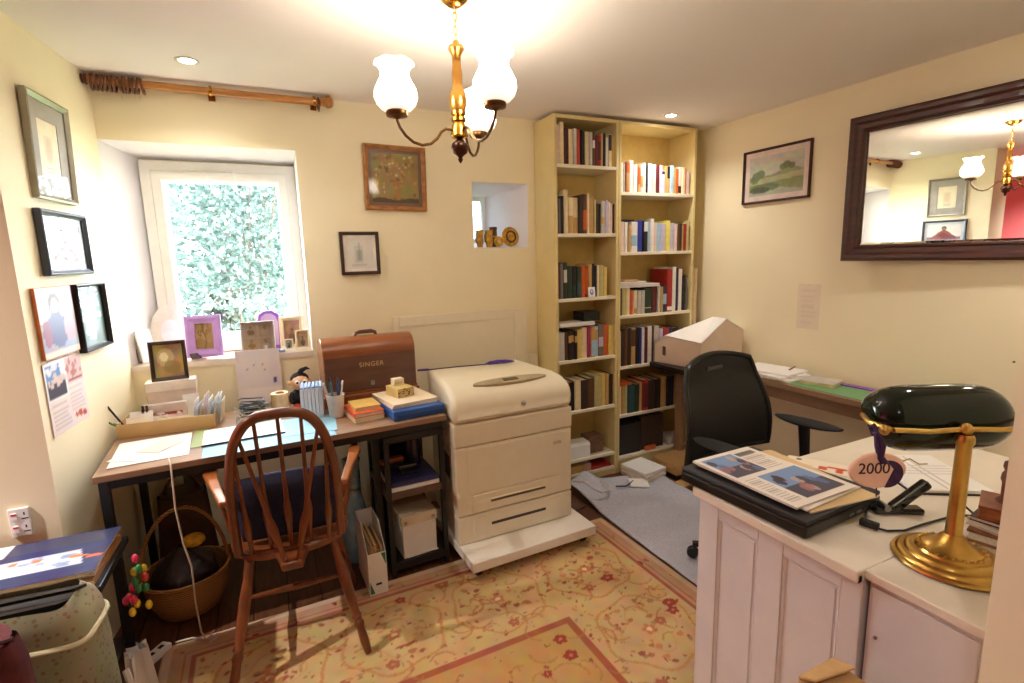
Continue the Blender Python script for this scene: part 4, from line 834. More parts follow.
    for k,(a,tl,c,nm,ln) in enumerate(((0,10,(236,236,240),'white',.17),(60,12,(40,60,110),'blue',.18),(120,9,(30,30,34),'black',.185),(180,13,(225,225,230),'silver white',.17),(240,10,(50,110,120),'teal',.175),(300,12,(70,70,78),'grey',.165))):
        aa = rad(a); q = thing('pen',f'{nm} pen standing in the white pencil pot','pen',(.250+.010*math.cos(aa),2.525+.010*math.sin(aa),z+.0055),rot=(-rad(tl)*math.sin(aa),rad(tl)*math.cos(aa),0),group='pens in the pencil pot')
        B().lathe([(0,0),(.004,.002),(.0042,ln*.7),(.005,ln*.72),(.005,ln*.98),(0,ln)],8).build('barrel',M('potpen_%d' % k,c,.35),q,smooth=True); B().box(.004,.0062,-.001,.001,ln*.75,ln*.97).build('clip',M('steel',(150,150,150),.3,1),q)
    # books at the right end
    def bk(lab,x,y,zz,w,d,h,c,rz,nm='book'):
        t = thing(nm,lab,'book',(x,y,zz),rz,'books stacked on the desk'); k = M('deskbook_%d' % (sum(c)),c,.5,var=.05)
        B().box(-w/2,w/2,-d/2,d/2,0,.0025).build('cover',k,t); B().box(-w/2,w/2,-d/2,d/2,h-.0025,h).build('cover',k,t); B().box(-w/2,-w/2+.0025,-d/2,d/2,.0025,h-.0025).build('spine',k,t); B().box(-w/2+.003,w/2-.003,-d/2+.003,d/2-.003,.0026,h-.0026).build('pages',MATS['page_edges'],t)
    bk('cream book at the bottom of the small stack before the sewing case',.366,2.47,z+.0006,.14,.21,.02,(226,206,170),rad(8)); bk('orange-red book in the middle of the small stack',.368,2.47,z+.0212,.14,.20,.02,(214,92,52),rad(7)); bk('straw yellow small book on top of the small stack',.375,2.48,z+.0418,.12,.15,.018,(224,186,104),rad(5))
    t = thing('box_folder','bright blue box folder lying at the right end of the desk','folder',(.582,2.465,z+.0006),rad(6)); B().box(-.127,.127,-.165,.165,0,.046).build('case',M('bright_blue',(44,92,168),.4,var=.06),t,bevel=.006); B().box(-.11,.11,-.1665,-.165,.012,.024).build('label_strip',M('deep_blue',(28,60,120),.4),t)
    t = thing('paper_pile','cream paper pile on top of the blue box folder','papers',(.572,2.485,z+.0472),rad(8)); 
    for k in range(3): B().box(-.115,.115,-.14,.14,.007*k,.007*k+.0066).build('sheet_bundle',M('cream_paper',(236,218,190),.7,var=.03),t,rot=(0,0,rad(1.5*k-1)))
    t = thing('small_carton','little yellowed box with black patterned side on the cream papers','box',(.555,2.50,z+.0690),rad(16)); B().box(-.045,.045,-.06,.06,0,.046).build('body',M('yellowed_card',(216,190,124),.6),t,bevel=.001)
    p = Paint(20,10,(196,168,104)); p.dots(22,(34,28,26),.06,3); print_obj('pattern',p,.088,.044,t,(0,-.0606,.023),th=.0005)
    t = thing('card_packet','white card packet on top of the little patterned box','packet',(.55,2.525,z+.1156),rad(10)); B().box(-.027,.027,-.02,.02,0,.034).build('packet',M('packet_white',(240,226,196),.6),t,bevel=.001); B().box(-.02,.02,-.0206,-.02,.008,.02).build('label',M('packet_label',(214,196,160),.6),t)
on_desk()
def sewing_case():
    t = thing('sewing_machine_case','domed brown wooden sewing machine case with gold lettering on the desk','sewing machine case',(.452,2.775,T+.0006),rad(2.5))
    wd = M('walnut_case',(142,82,46),.3,var=.22,scale=5,stretch=(1,6,6),coat=.4); dkw = M('dark_walnut_panel',(108,72,60),.35,var=.15,scale=5,stretch=(1,6,6),coat=.3)
    w,d = .47,.19
    B().box(-w/2-.012,w/2+.012,-d/2-.012,d/2+.012,0,.058).build('base',wd,t,bevel=.006); B().box(-w/2-.004,w/2+.004,-d/2-.004,d/2+.004,.058,.072).build('moulding',wd,t,bevel=.005)
    pr = []
    for k in range(25):
        a = PI*k/24; pr.append((-math.cos(a)*d/2, .255+.09*math.sin(a)**.8))
    b = B().prism([(-d/2,.0725),*pr,(d/2,.0725)],'x',-w/2,w/2); b.build('cover',wd,t,smooth=True,bevel=.003)
    B().box(-w/2+.006,w/2-.006,-d/2-.0025,-d/2,.078,.255).build('front_panel',dkw,t,bevel=.001)
    text_part('lettering','SINGER',.034,M('gold_letter',(226,196,140),.35,.3),t,(-.0,-d/2-.003,.205),(PI/2,0,0),ext=.0004,width=1.15)
    h = B().tube([(-.055,0,.342),(-.05,0,.358),(-.03,0,.364),(.03,0,.364),(.05,0,.358),(.055,0,.342)],[.008,.009,.011,.011,.009,.008],8); h.build('handle',dkw,t,smooth=True)
    B().box(-.01,.01,-d/2-.005,-d/2-.0026,.095,.118).build('lock_plate',M('steel',(150,150,150),.3,1),t,bevel=.002)
sewing_case()
# ------------------------------------------------------------------ things on the window sill
def sill_items():
    zs = lambda y: 1.018+(y-YB)*.012/.23*.6+.0035
    def stand(name,label,x,y,w,h,fw,fm,art,rz=0,mount=0,mm=None,lean=8):
        z = zs(y)+.001
        t = framed(name,label,w,h,fw,.012,fm,art,mount,mm,(x,y,z+h/2*math.cos(rad(lean))+.003),(rad(-lean),0,rad(rz)),cat='photo frame')
        B().obox((0,.028,-h*.2),(.03,.003,h*.5),(rad(2*lean+6),0,0)).build('strut',cardm,t); return t
    def ph(seed,base=(190,170,150)): return Paint(24,26,tuple(min(250,v+38) for v in base)).noise(.12,5,seed)
    p = ph(3,(206,180,140)); p.under(lambda x:.35+.1*np.sin(6*x),(190,160,130)).put((abs(p.X-.5-.1*np.sin(5*p.Y))<.05),(96,70,60)).dots(8,(110,86,70),.07,4,.2,.8,.5,.9,.8)
    stand('framed_photo','purple framed photo tilted on the window sill',-.312,3.075,.165,.215,.042,M('purple_frame',(188,146,214),.45),p,-6)
    # white arched frame
    t = thing('arched_photo_stand','white arched plaster frame with a pale oval on the window sill','photo frame',(-.462,3.140,zs(3.140)),rot=(rad(-8),0,rad(14)))
    ow = [(-.085,0),(.085,0),(.088,.15),(.07,.22),(.035,.265),(0,.278),(-.035,.265),(-.07,.22),(-.088,.15)]
    B().prism(ow,'y',0,.014).build('surround',M('ivory_plaster',(228,220,212),.5,var=.05,scale=30,bump=.2),t,bevel=.003)
    ov = [(.045*math.cos(2*PI*k/24),.135+.065*math.sin(2*PI*k/24)) for k in range(24)]; B().prism(ov,'y',-.003,0).build('oval',M('pale_oval',(236,232,236),.3),t)
    B().obox((0,.04,.07),(.03,.003,.15),(rad(22),0,0)).build('strut',cardm,t)
    # leaning pictures at the corner of the sill
    for k,(dx,c,l_) in enumerate(((0.0,(214,206,198),'pale print leaning upright at the left end of the sill, front one'),(-.028,(150,130,110),'brown-edged print leaning at the left end of the sill, rear one'))):
        t = thing('leaning_print',l_,'picture',(-.552+dx*.8,3.065+abs(dx)*.9,zs(3.08)+.002),rot=(rad(-9),0,rad(58)))
        B().box(-.045,.045,0,.006,0,.165).build('board',M('lean_%d'%k,c,.6),t); print_obj('print',Paint(12,18,(226,224,226)).noise(.04,4,k+3).ell(.5,.6,.3,.2,(180,190,215),.6),.08,.15,t,(0,-.0006,.083))
    # clear frame with four portraits
    p = Paint(30,30,(236,234,238)).noise(.05,6,2)
    for cx,cy in ((.28,.72),(.72,.72),(.28,.25),(.72,.25)): p.rect(cx-.2,cx+.2,cy-.22,cy+.22,(214,210,212)); portrait(p,cx,cy+.05,.42,(206,170,150),(80,80,96) if cx<.5 else (236,232,230),(70,56,50))
    stand('framed_photo','pale framed set of four portraits on the window sill',-.062,3.07,.165,.165,.007,M('pale_frame',(205,200,196),.3),p,-4,lean=6)
    t = thing('arched_photo_stand','purple arched frame behind the four portraits on the sill','photo frame',(-.005,3.135,zs(3.135)),rot=(rad(-6),0,rad(-6)))
    ar = [(-.062,0),(.062,0),(.064,.15),(.05,.195),(.02,.215),(-.02,.215),(-.05,.195),(-.064,.15)]; B().prism(ar,'y',0,.012).build('surround',M('violet_plastic',(134,84,190),.35),t,bevel=.004); B().prism([(x*.72,.022+y*.82) for x,y in ar],'y',-.002,0).build('picture',M('violet_inside',(178,160,206),.4),t)
    B().obox((0,.032,.06),(.03,.003,.12),(rad(22),0,0)).build('strut',cardm,t)
    p = ph(8,(180,140,130)); portrait(p,.5,.5,.8,(170,126,112),(140,100,100),(110,80,76))
    stand('framed_photo','cream framed sepia portrait at the right of the window sill',.108,3.105,.125,.175,.022,M('cream_frame',(232,214,180),.5),p,-8)
    p = ph(9,(200,180,150)); portrait(p,.5,.5,.8,(180,150,120),(120,120,110))
    stand('framed_photo','small ivory framed portrait before the cream frame on the sill',.157,3.046,.072,.105,.010,M('ivory_frame',(236,222,190),.5),p,-10)
    p = ph(10,(190,180,170)); portrait(p,.5,.5,.8,(160,140,125),(70,70,76))
    stand('framed_photo','tiny white framed portrait beside the ivory one on the sill',.085,3.040,.045,.06,.008,whitep,p,4)
    t = thing('trinket','blue enamel trinket dish on the window sill','dish',(.045,3.035,zs(3.035))); B().lathe([(0,0),(.018,0),(.026,.012),(.024,.012),(.016,.003),(0,.003)],18).build('dish',M('blue_enamel',(130,150,190),.3),t,smooth=True); B().ball((0,0,.01),.008).build('bead',whitep,t,smooth=True)
    t = thing('figurine','small white china figure before the four portraits on the sill','figurine',(-.03,3.03,zs(3.03))); B().lathe([(0,0),(.014,0),(.012,.006),(.010,.02),(.006,.03),(.008,.036),(.006,.043),(0,.045)],14).build('figure',M('white_china',(240,238,240),.15),t,smooth=True); B().ball((.008,-.004,.018),(.006,.004,.008)).build('arm',M('white_china'),t,smooth=True)
    t = thing('paper_scrap','pink and dark snapshots lying before the purple frame on sill','photographs',(-.345,3.035,zs(3.03)),rad(12))
    print_obj('photo',Paint(12,8,(206,160,170)).noise(.1,3,4),.07,.04,t,(0,0,.002),th=.0015,plane='xy'); print_obj('photo',Paint(12,8,(60,50,60)).noise(.1,3,5),.05,.035,t,(-.01,.006,.018),(rad(50),0,.3),th=.0015,plane='xy')
sill_items()
def niche_items():
    z = 1.5625; am = M('amber_glaze',(206,158,60),.3,var=.35,scale=40,bump=.3); dkm = M('dark_glaze',(84,58,34),.35,var=.4,scale=50,bump=.4)
    for k,(x,lab) in enumerate(((1.238,'amber glazed jug at the left of the small window niche'),(1.300,'second amber glazed jug touching the first in the small niche'))):
        t = thing('glazed_jug',lab,'jug',(x,3.055,z)); B().lathe([(0,0),(.018,0),(.024,.03),(.022,.07),(.026,.105),(.023,.105),(.019,.07),(.02,.03),(0,.006)],16,wave=lambda r,zz,a,u:(r*(1+.05*math.cos(6*a)),zz)).build('jug_body',am,t,smooth=True)
        B().tube([(.022*(-1 if k==0 else -1),-.012,.09),(-.036,-.02,.075),(-.036,-.02,.04),(-.022,-.012,.025)],.004,6).build('handle',dkm,t,smooth=True)
    t = thing('dark_pot','small dark carved pot between the jugs and the round plate','pot',(1.345,3.09,z+.001)); B().lathe([(0,0),(.02,0),(.025,.04),(.022,.10),(.026,.125),(.022,.125),(.018,.1),(0,.01)],16,wave=lambda r,zz,a,u:(r*(1+.06*math.cos(8*a+zz*90)),zz)).build('pot_body',dkm,t,smooth=True); B().lathe([(.024,.06),(.027,.065),(.024,.07)],16,caps=False).build('band',am,t,smooth=True)
    t = thing('small_disc','little round amber ornament before the dark pot','ornament',(1.365,3.045,z),rot=(rad(-8),0,0)); B().lathe([(0,-.006),(.03,-.006),(.034,0),(.03,.006),(.02,.008),(.016,.004),(0,.004)],20).build('disc',am,t,(0,0,.035),(PI/2,0,0),smooth=True); B().lathe([(0,.004),(.012,.004),(.012,.007),(0,.007)],16).build('centre',M('pale_amber',(232,206,130),.3),t,(0,0,.035),(PI/2,0,0))
    t = thing('carved_plate','round amber carved plate standing at the right of the small niche','plate',(1.452,3.05,z),rot=(rad(-8),0,rad(8)))
    B().lathe([(0,-.006),(.05,-.006),(.064,0),(.062,.006),(.05,.003),(.044,.010),(.03,.004),(.02,.009),(0,.009)],32,wave=lambda r,zz,a,u:(r*(1+.02*math.cos(12*a)),zz)).build('plate_rim',am,t,(0,0,.064),(PI/2,0,0),smooth=True); B().tube([(.034*math.cos(a),-.010,.064+.034*math.sin(a)) for a in [2*PI*k/20 for k in range(20)]],.006,6,closed=True).build('relief',dkm,t,smooth=True)
niche_items()
# ------------------------------------------------------------------ printer on its trolley
PB = M('printer_beige',(236,226,200),.45,var=.015)
def printer():
    t = thing('printer_trolley','low white wheeled trolley under the beige printer','trolley',(1.075,2.39,.0092),rad(2))
    B().box(-.347,.347,-.33,.27,.052,.10).build('platform',M('trolley_white',(238,232,222),.5,var=.02),t,bevel=.004)
    for x in (-.30,.30):
        for y in (-.27,.21):
            c = B().lathe([(0,-.012),(.024,-.012),(.026,0),(.024,.012),(0,.012)],16); c.build('castor',blackp,t,(x,y,.026),(0,PI/2,0),smooth=True); B().box(x-.016,x+.016,y-.02,y+.02,.046,.052).build('castor_plate',blackm,t)
    t = thing('laser_printer','large beige floor-standing laser printer with paper trays','printer',(1.056,2.22,.1098),rad(.9))
    W = .325; D_ = .55; line = M('printer_seam',(120,106,84),.7); dark = M('printer_slot',(92,82,66),.5)
    def body(nm,z0,z1,y0,x=W,bev=.008): return B().prism([(-x,y0),(x,y0),(x-.05,D_),(-x+.06,D_)],'z',z0,z1).build(nm,PB,t,bevel=bev)
    body('lower_tray',0,.145,0)
    body('main_body',.149,.497,0)
    body('upper_band',.501,.612,-.004,W+.003)
    # rounded top housing
    pr = [(-.004,.616),(-.010,.64),(-.012,.68),(-.004,.712),(.022,.742),(.07,.765),(.16,.778),(.50,.782),(.55,.77),(.55,.616)]
    hb = B().prism(pr,'x',-W-.003,W+.003); hb.v = [(x*(1-.16*max(0,y)/.55),y,z) for x,y,z in hb.v]; hb.build('top_housing',PB,t,bevel=.03,seg=4,smooth=True)
    # front door, tray front and handles
    B().box(-.265,.30,-.005,0,.255,.485).build('front_door',PB,t,bevel=.003)
    d2 = B().box(-.245,.245,-.006,0,.158,.248).build('tray_front',PB,t,bevel=.003)
    B().box(-.15,.16,-.0068,-.006,.196,.212).build('tray_handle',dark,d2,bevel=.002); B().box(-.15,.16,-.012,-.0068,.210,.217).build('handle_lip',PB,d2,bevel=.002)
    d3 = B().box(-.245,.245,-.006,0,.012,.132).build('tray_front',PB,t,bevel=.003)
    B().box(-.15,.16,-.0068,-.006,.075,.09).build('tray_handle',M('printer_slot_dark',(62,54,44),.5),d3,bevel=.002)
    B().box(.20,.262,-.0065,-.005,.40,.415).build('door_catch',PB,t,bevel=.002); B().prism([(.215,.44),(.255,.44),(.262,.425),(.208,.425)],'y',-.007,-.005).build('catch_grip',M('printer_dark_beige',(206,190,156),.5),t)  # grip in a darker beige than the body
    # control panel on the sloping top
    el = [(.02+.205*math.cos(a),.088+.042*math.sin(a)*(1.0 if math.sin(a)>0 else .75)) for a in [2*PI*k/32 for k in range(32)]]
    cp = B().prism([(x,(y-.088)) for x,y in el],'z',-.012,.004).build('control_panel',M('panel_taupe',(172,156,124),.45),t,(0,.085,.7735),(rad(9),0,0),bevel=.002)
    B().box(-.02,.06,-.012,.018,.004,.0075).build('display',M('lcd_dark',(104,96,76),.2),cp,bevel=.001)
    for k in range(5): B().lathe([(0,.004),(.005,.004),(.005,.006),(0,.0065)],10,(-.075+.02*k if k<3 else .06+.02*k,-.012+.008*(k%2),0)).build('button',M('button_grey',(196,186,160),.4),cp)
    lg = B().lathe([(0,-.0012),(.015,-.0012),(.015,0),(0,0)],20).build('logo_badge',M('badge_silver',(206,200,190),.3,.4),t,(.04,-.0125,.672),(PI/2,0,0)); 
    text_part('logo_letters','hp',.02,M('badge_dark',(70,74,84),.4),t,(.04,-.0140,.672),(PI/2,0,0),ext=.0003)
    for k in range(9): B().box(-W+.0128+.0033*k-.0012,-W+.0128+.0033*k+.004,.12+.03*k,.135+.03*k,.30,.42).build('vent_slot',dark,t)
    # feather duster on top
    t = thing('feather_duster','thin purple feather duster lying across the printer top','duster',(1.02,2.655,.8985),rad(-6))
    pm = M('purple_feather',(88,60,160),.8,var=.25,scale=60,bump=.6)
    B().tube([(-.30,.02,.0),(-.1,.01,.004),(.06,0,.004),(.1,0,.005)],.0035,7).build('stick',M('dark_purple',(70,44,96),.4),t,smooth=True)
    B().tube([(-.32,.021,.002),(-.26,.018,.002)],.006,7).build('grip',pm,t,smooth=True)
    B().tube([(.06,0,.006),(.085,0,.009),(.13,0,.011),(.18,0,.010),(.215,.0,.008),(.235,0,.006)],[.004,.010,.012,.011,.007,.002],10).build('feathers',pm,t,smooth=True)
    # white framed board behind
    t = thing('white_board','large white framed board leaning on the wall behind the printer','board',(1.08,2.955,0),rot=(rad(-1.2),0,0))
    wb = M('board_white',(240,230,206),.55,var=.01)
    B().box(-.43,.43,0,.012,0,1.165).build('panel',wb,t); 
    B().box(.345,.435,-.014,0,0,1.15).build('side_rail',wb,t,bevel=.004); B().box(-.435,-.40,-.006,0,0,1.172).build('side_rail',wb,t,bevel=.003); B().box(-.40,.345,-.008,0,1.11,1.172).build('top_rail',wb,t,bevel=.004); B().box(.435,.50,-.02,0.012,0,.865).build('foot_block',wb,t,bevel=.004)
printer()

# ------------------------------------------------------------------ rugs
def patterned_rug():
    W_, H_ = 2.1, 2.3; nx, ny = 340, 372
    p = Paint(nx,ny,(198,166,116)); X = p.X*W_; Y = p.Y*H_          # metres, far edge at Y=H_, right edge at X=W_
    dR = W_-X; dF = H_-Y; dL = X; dN = Y; e = np.minimum(np.minimum(dR,dF),np.minimum(dL,dN))
    q = np.random.RandomState(5)
    p.noise(.03,40,3)
    red, rust, olive, cream = (148,58,44),(168,98,60),(146,120,76),(226,204,158)
    inn = e > .62
    p.put(inn,(190,148,90)); p.put((e<.62)&(e>.10),(202,168,116)); p.put(e<=.10,(192,148,114))
    p.put((abs(e-.62)<.016),(168,92,62)); p.put((abs(e-.105)<.009),(164,92,70)); p.put((abs(e-.075)<.005),(170,106,80)); p.put(e<.03,(204,174,144)); p.noise(.04,60,7)
    # border medallion rings
    cs = []
    for s in np.arange(-.0,2.4,.46): cs += [(W_-.36,H_-.36-s),(W_-.36-s,H_-.36),(.36,H_-.36-s)]
    for cx,cy in cs:
        r = np.hypot(X-cx,Y-cy); a = np.arctan2(Y-cy,X-cx); b_ = (e<.6)&(e>.12)
        p.put((abs(r-.20-.012*np.sin(6*a))<.006)&b_,(196,140,84),.9); p.put((abs(r-.11-.02*np.cos(4*a))<.004)&b_,(200,150,92),.7)
        for k in range(14):
            an = q.uniform(0,6.28); rr = q.uniform(.03,.18); fx,fy = cx+rr*np.cos(an),cy+rr*np.sin(an); s_ = q.uniform(.009,.018); c = (red,rust,olive,(200,120,80))[q.randint(4)]
            p.put((((X-fx)/s_)**2+((Y-fy)/(s_*.75))**2<1)&b_,c,.75)
        r0 = np.hypot(X-cx,Y-cy); p.put((r0<.028+.006*np.sin(5*a))&b_,(196,116,70),.8); p.put((r0<.012)&b_,cream)
    # scattered flowers and leaves
    def win(fx,fy,r):
        i0,i1 = max(0,int((fx-r)/W_*(nx-1))-1),min(nx,int((fx+r)/W_*(nx-1))+3); j0,j1 = max(0,int((fy-r)/H_*(ny-1))-1),min(ny,int((fy+r)/H_*(ny-1))+3); return slice(j0,j1),slice(i0,i1)
    def putw(w,m,c,al): a_ = p.a[w]; a_[m] = a_[m]*(1-al)+np.array(c)/255.0*al
    def flowers(n,mask,smin,smax,seed):
        q = np.random.RandomState(seed)
        for k in range(n):
            fx,fy = q.uniform(0,W_),q.uniform(.6,H_); s_ = q.uniform(smin,smax); an = q.uniform(0,3.14); c = (red,(136,46,38),rust,olive,(170,130,80),(178,104,76))[q.randint(6)]
            w = win(fx,fy,s_); dx,dy = X[w]-fx,Y[w]-fy; u = dx*np.cos(an)+dy*np.sin(an); v = -dx*np.sin(an)+dy*np.cos(an)
            putw(w,((u/s_)**2+(v/(s_*q.uniform(.3,.7)))**2<1)&mask[w],c,.7)
    flowers(1500,(e<.6)&(e>.13),.005,.014,3); flowers(620,inn&(e>.65),.005,.013,4)
    for k in range(150):
        fx,fy = q.uniform(.1,W_-.1),q.uniform(.6,H_-.1); rr = q.uniform(.03,.07); a0 = q.uniform(-3,3); w = win(fx,fy,rr+.01); r = np.hypot(X[w]-fx,Y[w]-fy); a = np.arctan2(Y[w]-fy,X[w]-fx); putw(w,(abs(r-rr)<.0045)&(np.abs(np.angle(np.exp(1j*(a-a0))))<1.2)&(e[w]>.13),(176,122,70),.7); flowers(300,(e<.095)&(e>.085)|(e<.07)&(e>.035),.008,.02,8)
    for k in range(34):
        fx,fy = q.uniform(.1,W_-.1),q.uniform(.7,H_-.1); r = np.hypot(X-fx,(Y-fy)*1.15); a = np.arctan2(Y-fy,X-fx); m = (e>.13)
        s_ = q.uniform(.018,.032); p.put((r<s_*(1+.12*np.sin(5*a)))&m,(150,48,40) if k%2 else (168,92,60),.85); p.put((r<s_*.3)&m,(206,140,100),.8)
    p.a = np.clip(p.a,0,1)
    t = thing('persian_rug','large golden floral rug with red flowers and border on the floor','rug',(.58,1.112,0),rad(1))
    rm = print_mat('rug_pile',.95); nt = rm.node_tree; n = nt.nodes; no = n.new('ShaderNodeTexNoise'); no.inputs['Scale'].default_value = 900; bp = n.new('ShaderNodeBump'); bp.inputs['Strength'].default_value=.25; bp.inputs['Distance'].default_value=.003
    nt.links.new(no.outputs['Fac'],bp.inputs['Height']); nt.links.new(bp.outputs['Normal'],n['Principled BSDF'].inputs['Normal'])
    print_obj('pile',p,W_,H_,t,(0,0,.0085),th=.008,plane='xy',mat=rm)
    B().box(-W_/2-.006,W_/2+.006,-H_/2-.006,H_/2+.006,.0003,.006).build('bound_edge',M('rug_edge',(196,150,112),.95),t)
patterned_rug()
def grey_rug():
    t = thing('grey_rug','plain grey-blue rug wrinkled in front of the bookcases','rug',(0,0,0))
    g = M('grey_weave',(194,194,208),.95,var=.12,scale=120,bump=.5)
    R = random.Random(6)
    def fn(u,v):
        x = 1.628+.66*u+.02*v; y = 1.38+1.28*v; y += .04*(1-u)*v
        z = .012+.004*math.sin(9*x+4*y)+.002*math.sin(30*y+11*x)
        k = math.exp(-((u-.12)/.22)**2)*max(0,(v-.72)/.28); z += .05*k*(1+.5*math.sin(26*x+9*y))+.02*k
        return x,y,max(z,.009)
    b = B().surf(fn,46,70); b.build('weave',g,t,smooth=True,solid=.006)
    B().tube([(1.63,1.39,.012),(2.28,1.39,.012)],.006,6).build('hem',M('grey_hem',(120,126,142),.95),t)
grey_rug()
def floor_bits():
    t = thing('floor_papers','pile of white papers on the floor before the wide bookcase','papers',(2.20,2.625,0),rad(8))
    for k in range(5): B().box(-.10,.10,-.11,.11,.016*k+.0005,.016*k+.014).build('sheet_bundle',paper if k%2 == 0 else M('cream_paper'),t,rot=(0,0,rad((-3,4,-2,6,1)[k])))
    t = thing('flat_carton','flat brown cardboard parcel on the floor before the wide bookcase','parcel',(2.545,2.60,0),rad(3))
    B().box(-.205,.205,-.125,.125,.0005,.028).build('black_folder',blackp,t,bevel=.002); B().box(-.20,.20,-.12,.12,.0285,.062).build('carton',M('parcel_brown',(186,150,92),.7,var=.06),t,bevel=.002); B().box(-.19,.185,-.11,.12,.0625,.088).build('carton',cardm,t,bevel=.002)
    t = thing('floor_folder','thin brown card folder half under the parcel on the floor','folder',(2.46,2.415,0),rad(10)); B().box(-.17,.17,-.045,.045,.0005,.012).build('card',M('folder_tan',(176,138,84),.7),t); B().box(-.165,.165,-.044,.040,.0122,.016).build('flap',cardm,t)
    t = thing('white_note','white folded card lying on the grey rug by the bookcase','card',(2.06,2.50,.03),rot=(rad(6),rad(3),rad(-28))); B().box(-.06,.06,-.05,.05,0,.003).build('card',paper,t); B().box(-.055,.06,-.048,.05,.0032,.005).build('flap',paper,t)
    pts = [(1.63,2.60,.10),(1.66,2.52,.12),(1.68,2.46,.10),(1.72,2.43,.075),(1.79,2.44,.07),(1.82,2.49,.08),(1.80,2.55,.085)]
    tag(B().tube(pts,.006,7).build('white_lead',M('white_flex',(215,210,205),.5),smooth=True),'looped white lead lying on the grey rug beside the printer','cable')
    tag(B().tube([(1.88,2.50,.05),(1.95,2.49,.04),(2.0,2.515,.035),(2.05,2.54,.036)],.0045,7).build('black_lead',blackp,smooth=True),'short black lead running to the folded card on the rug','cable')
    t = thing('door_mat','small dark brown mat between printer trolley and grey rug','mat',(1.545,2.47,0),rad(20)); B().box(-.06,.06,-.045,.045,.0004,.008).build('mat_body',M('dark_mat',(96,70,62),.9,var=.2,scale=60),t); B().box(-.062,.062,-.047,.047,.0003,.004).build('edging',M('dark_mat_edge',(60,44,40),.9),t)
floor_bits()
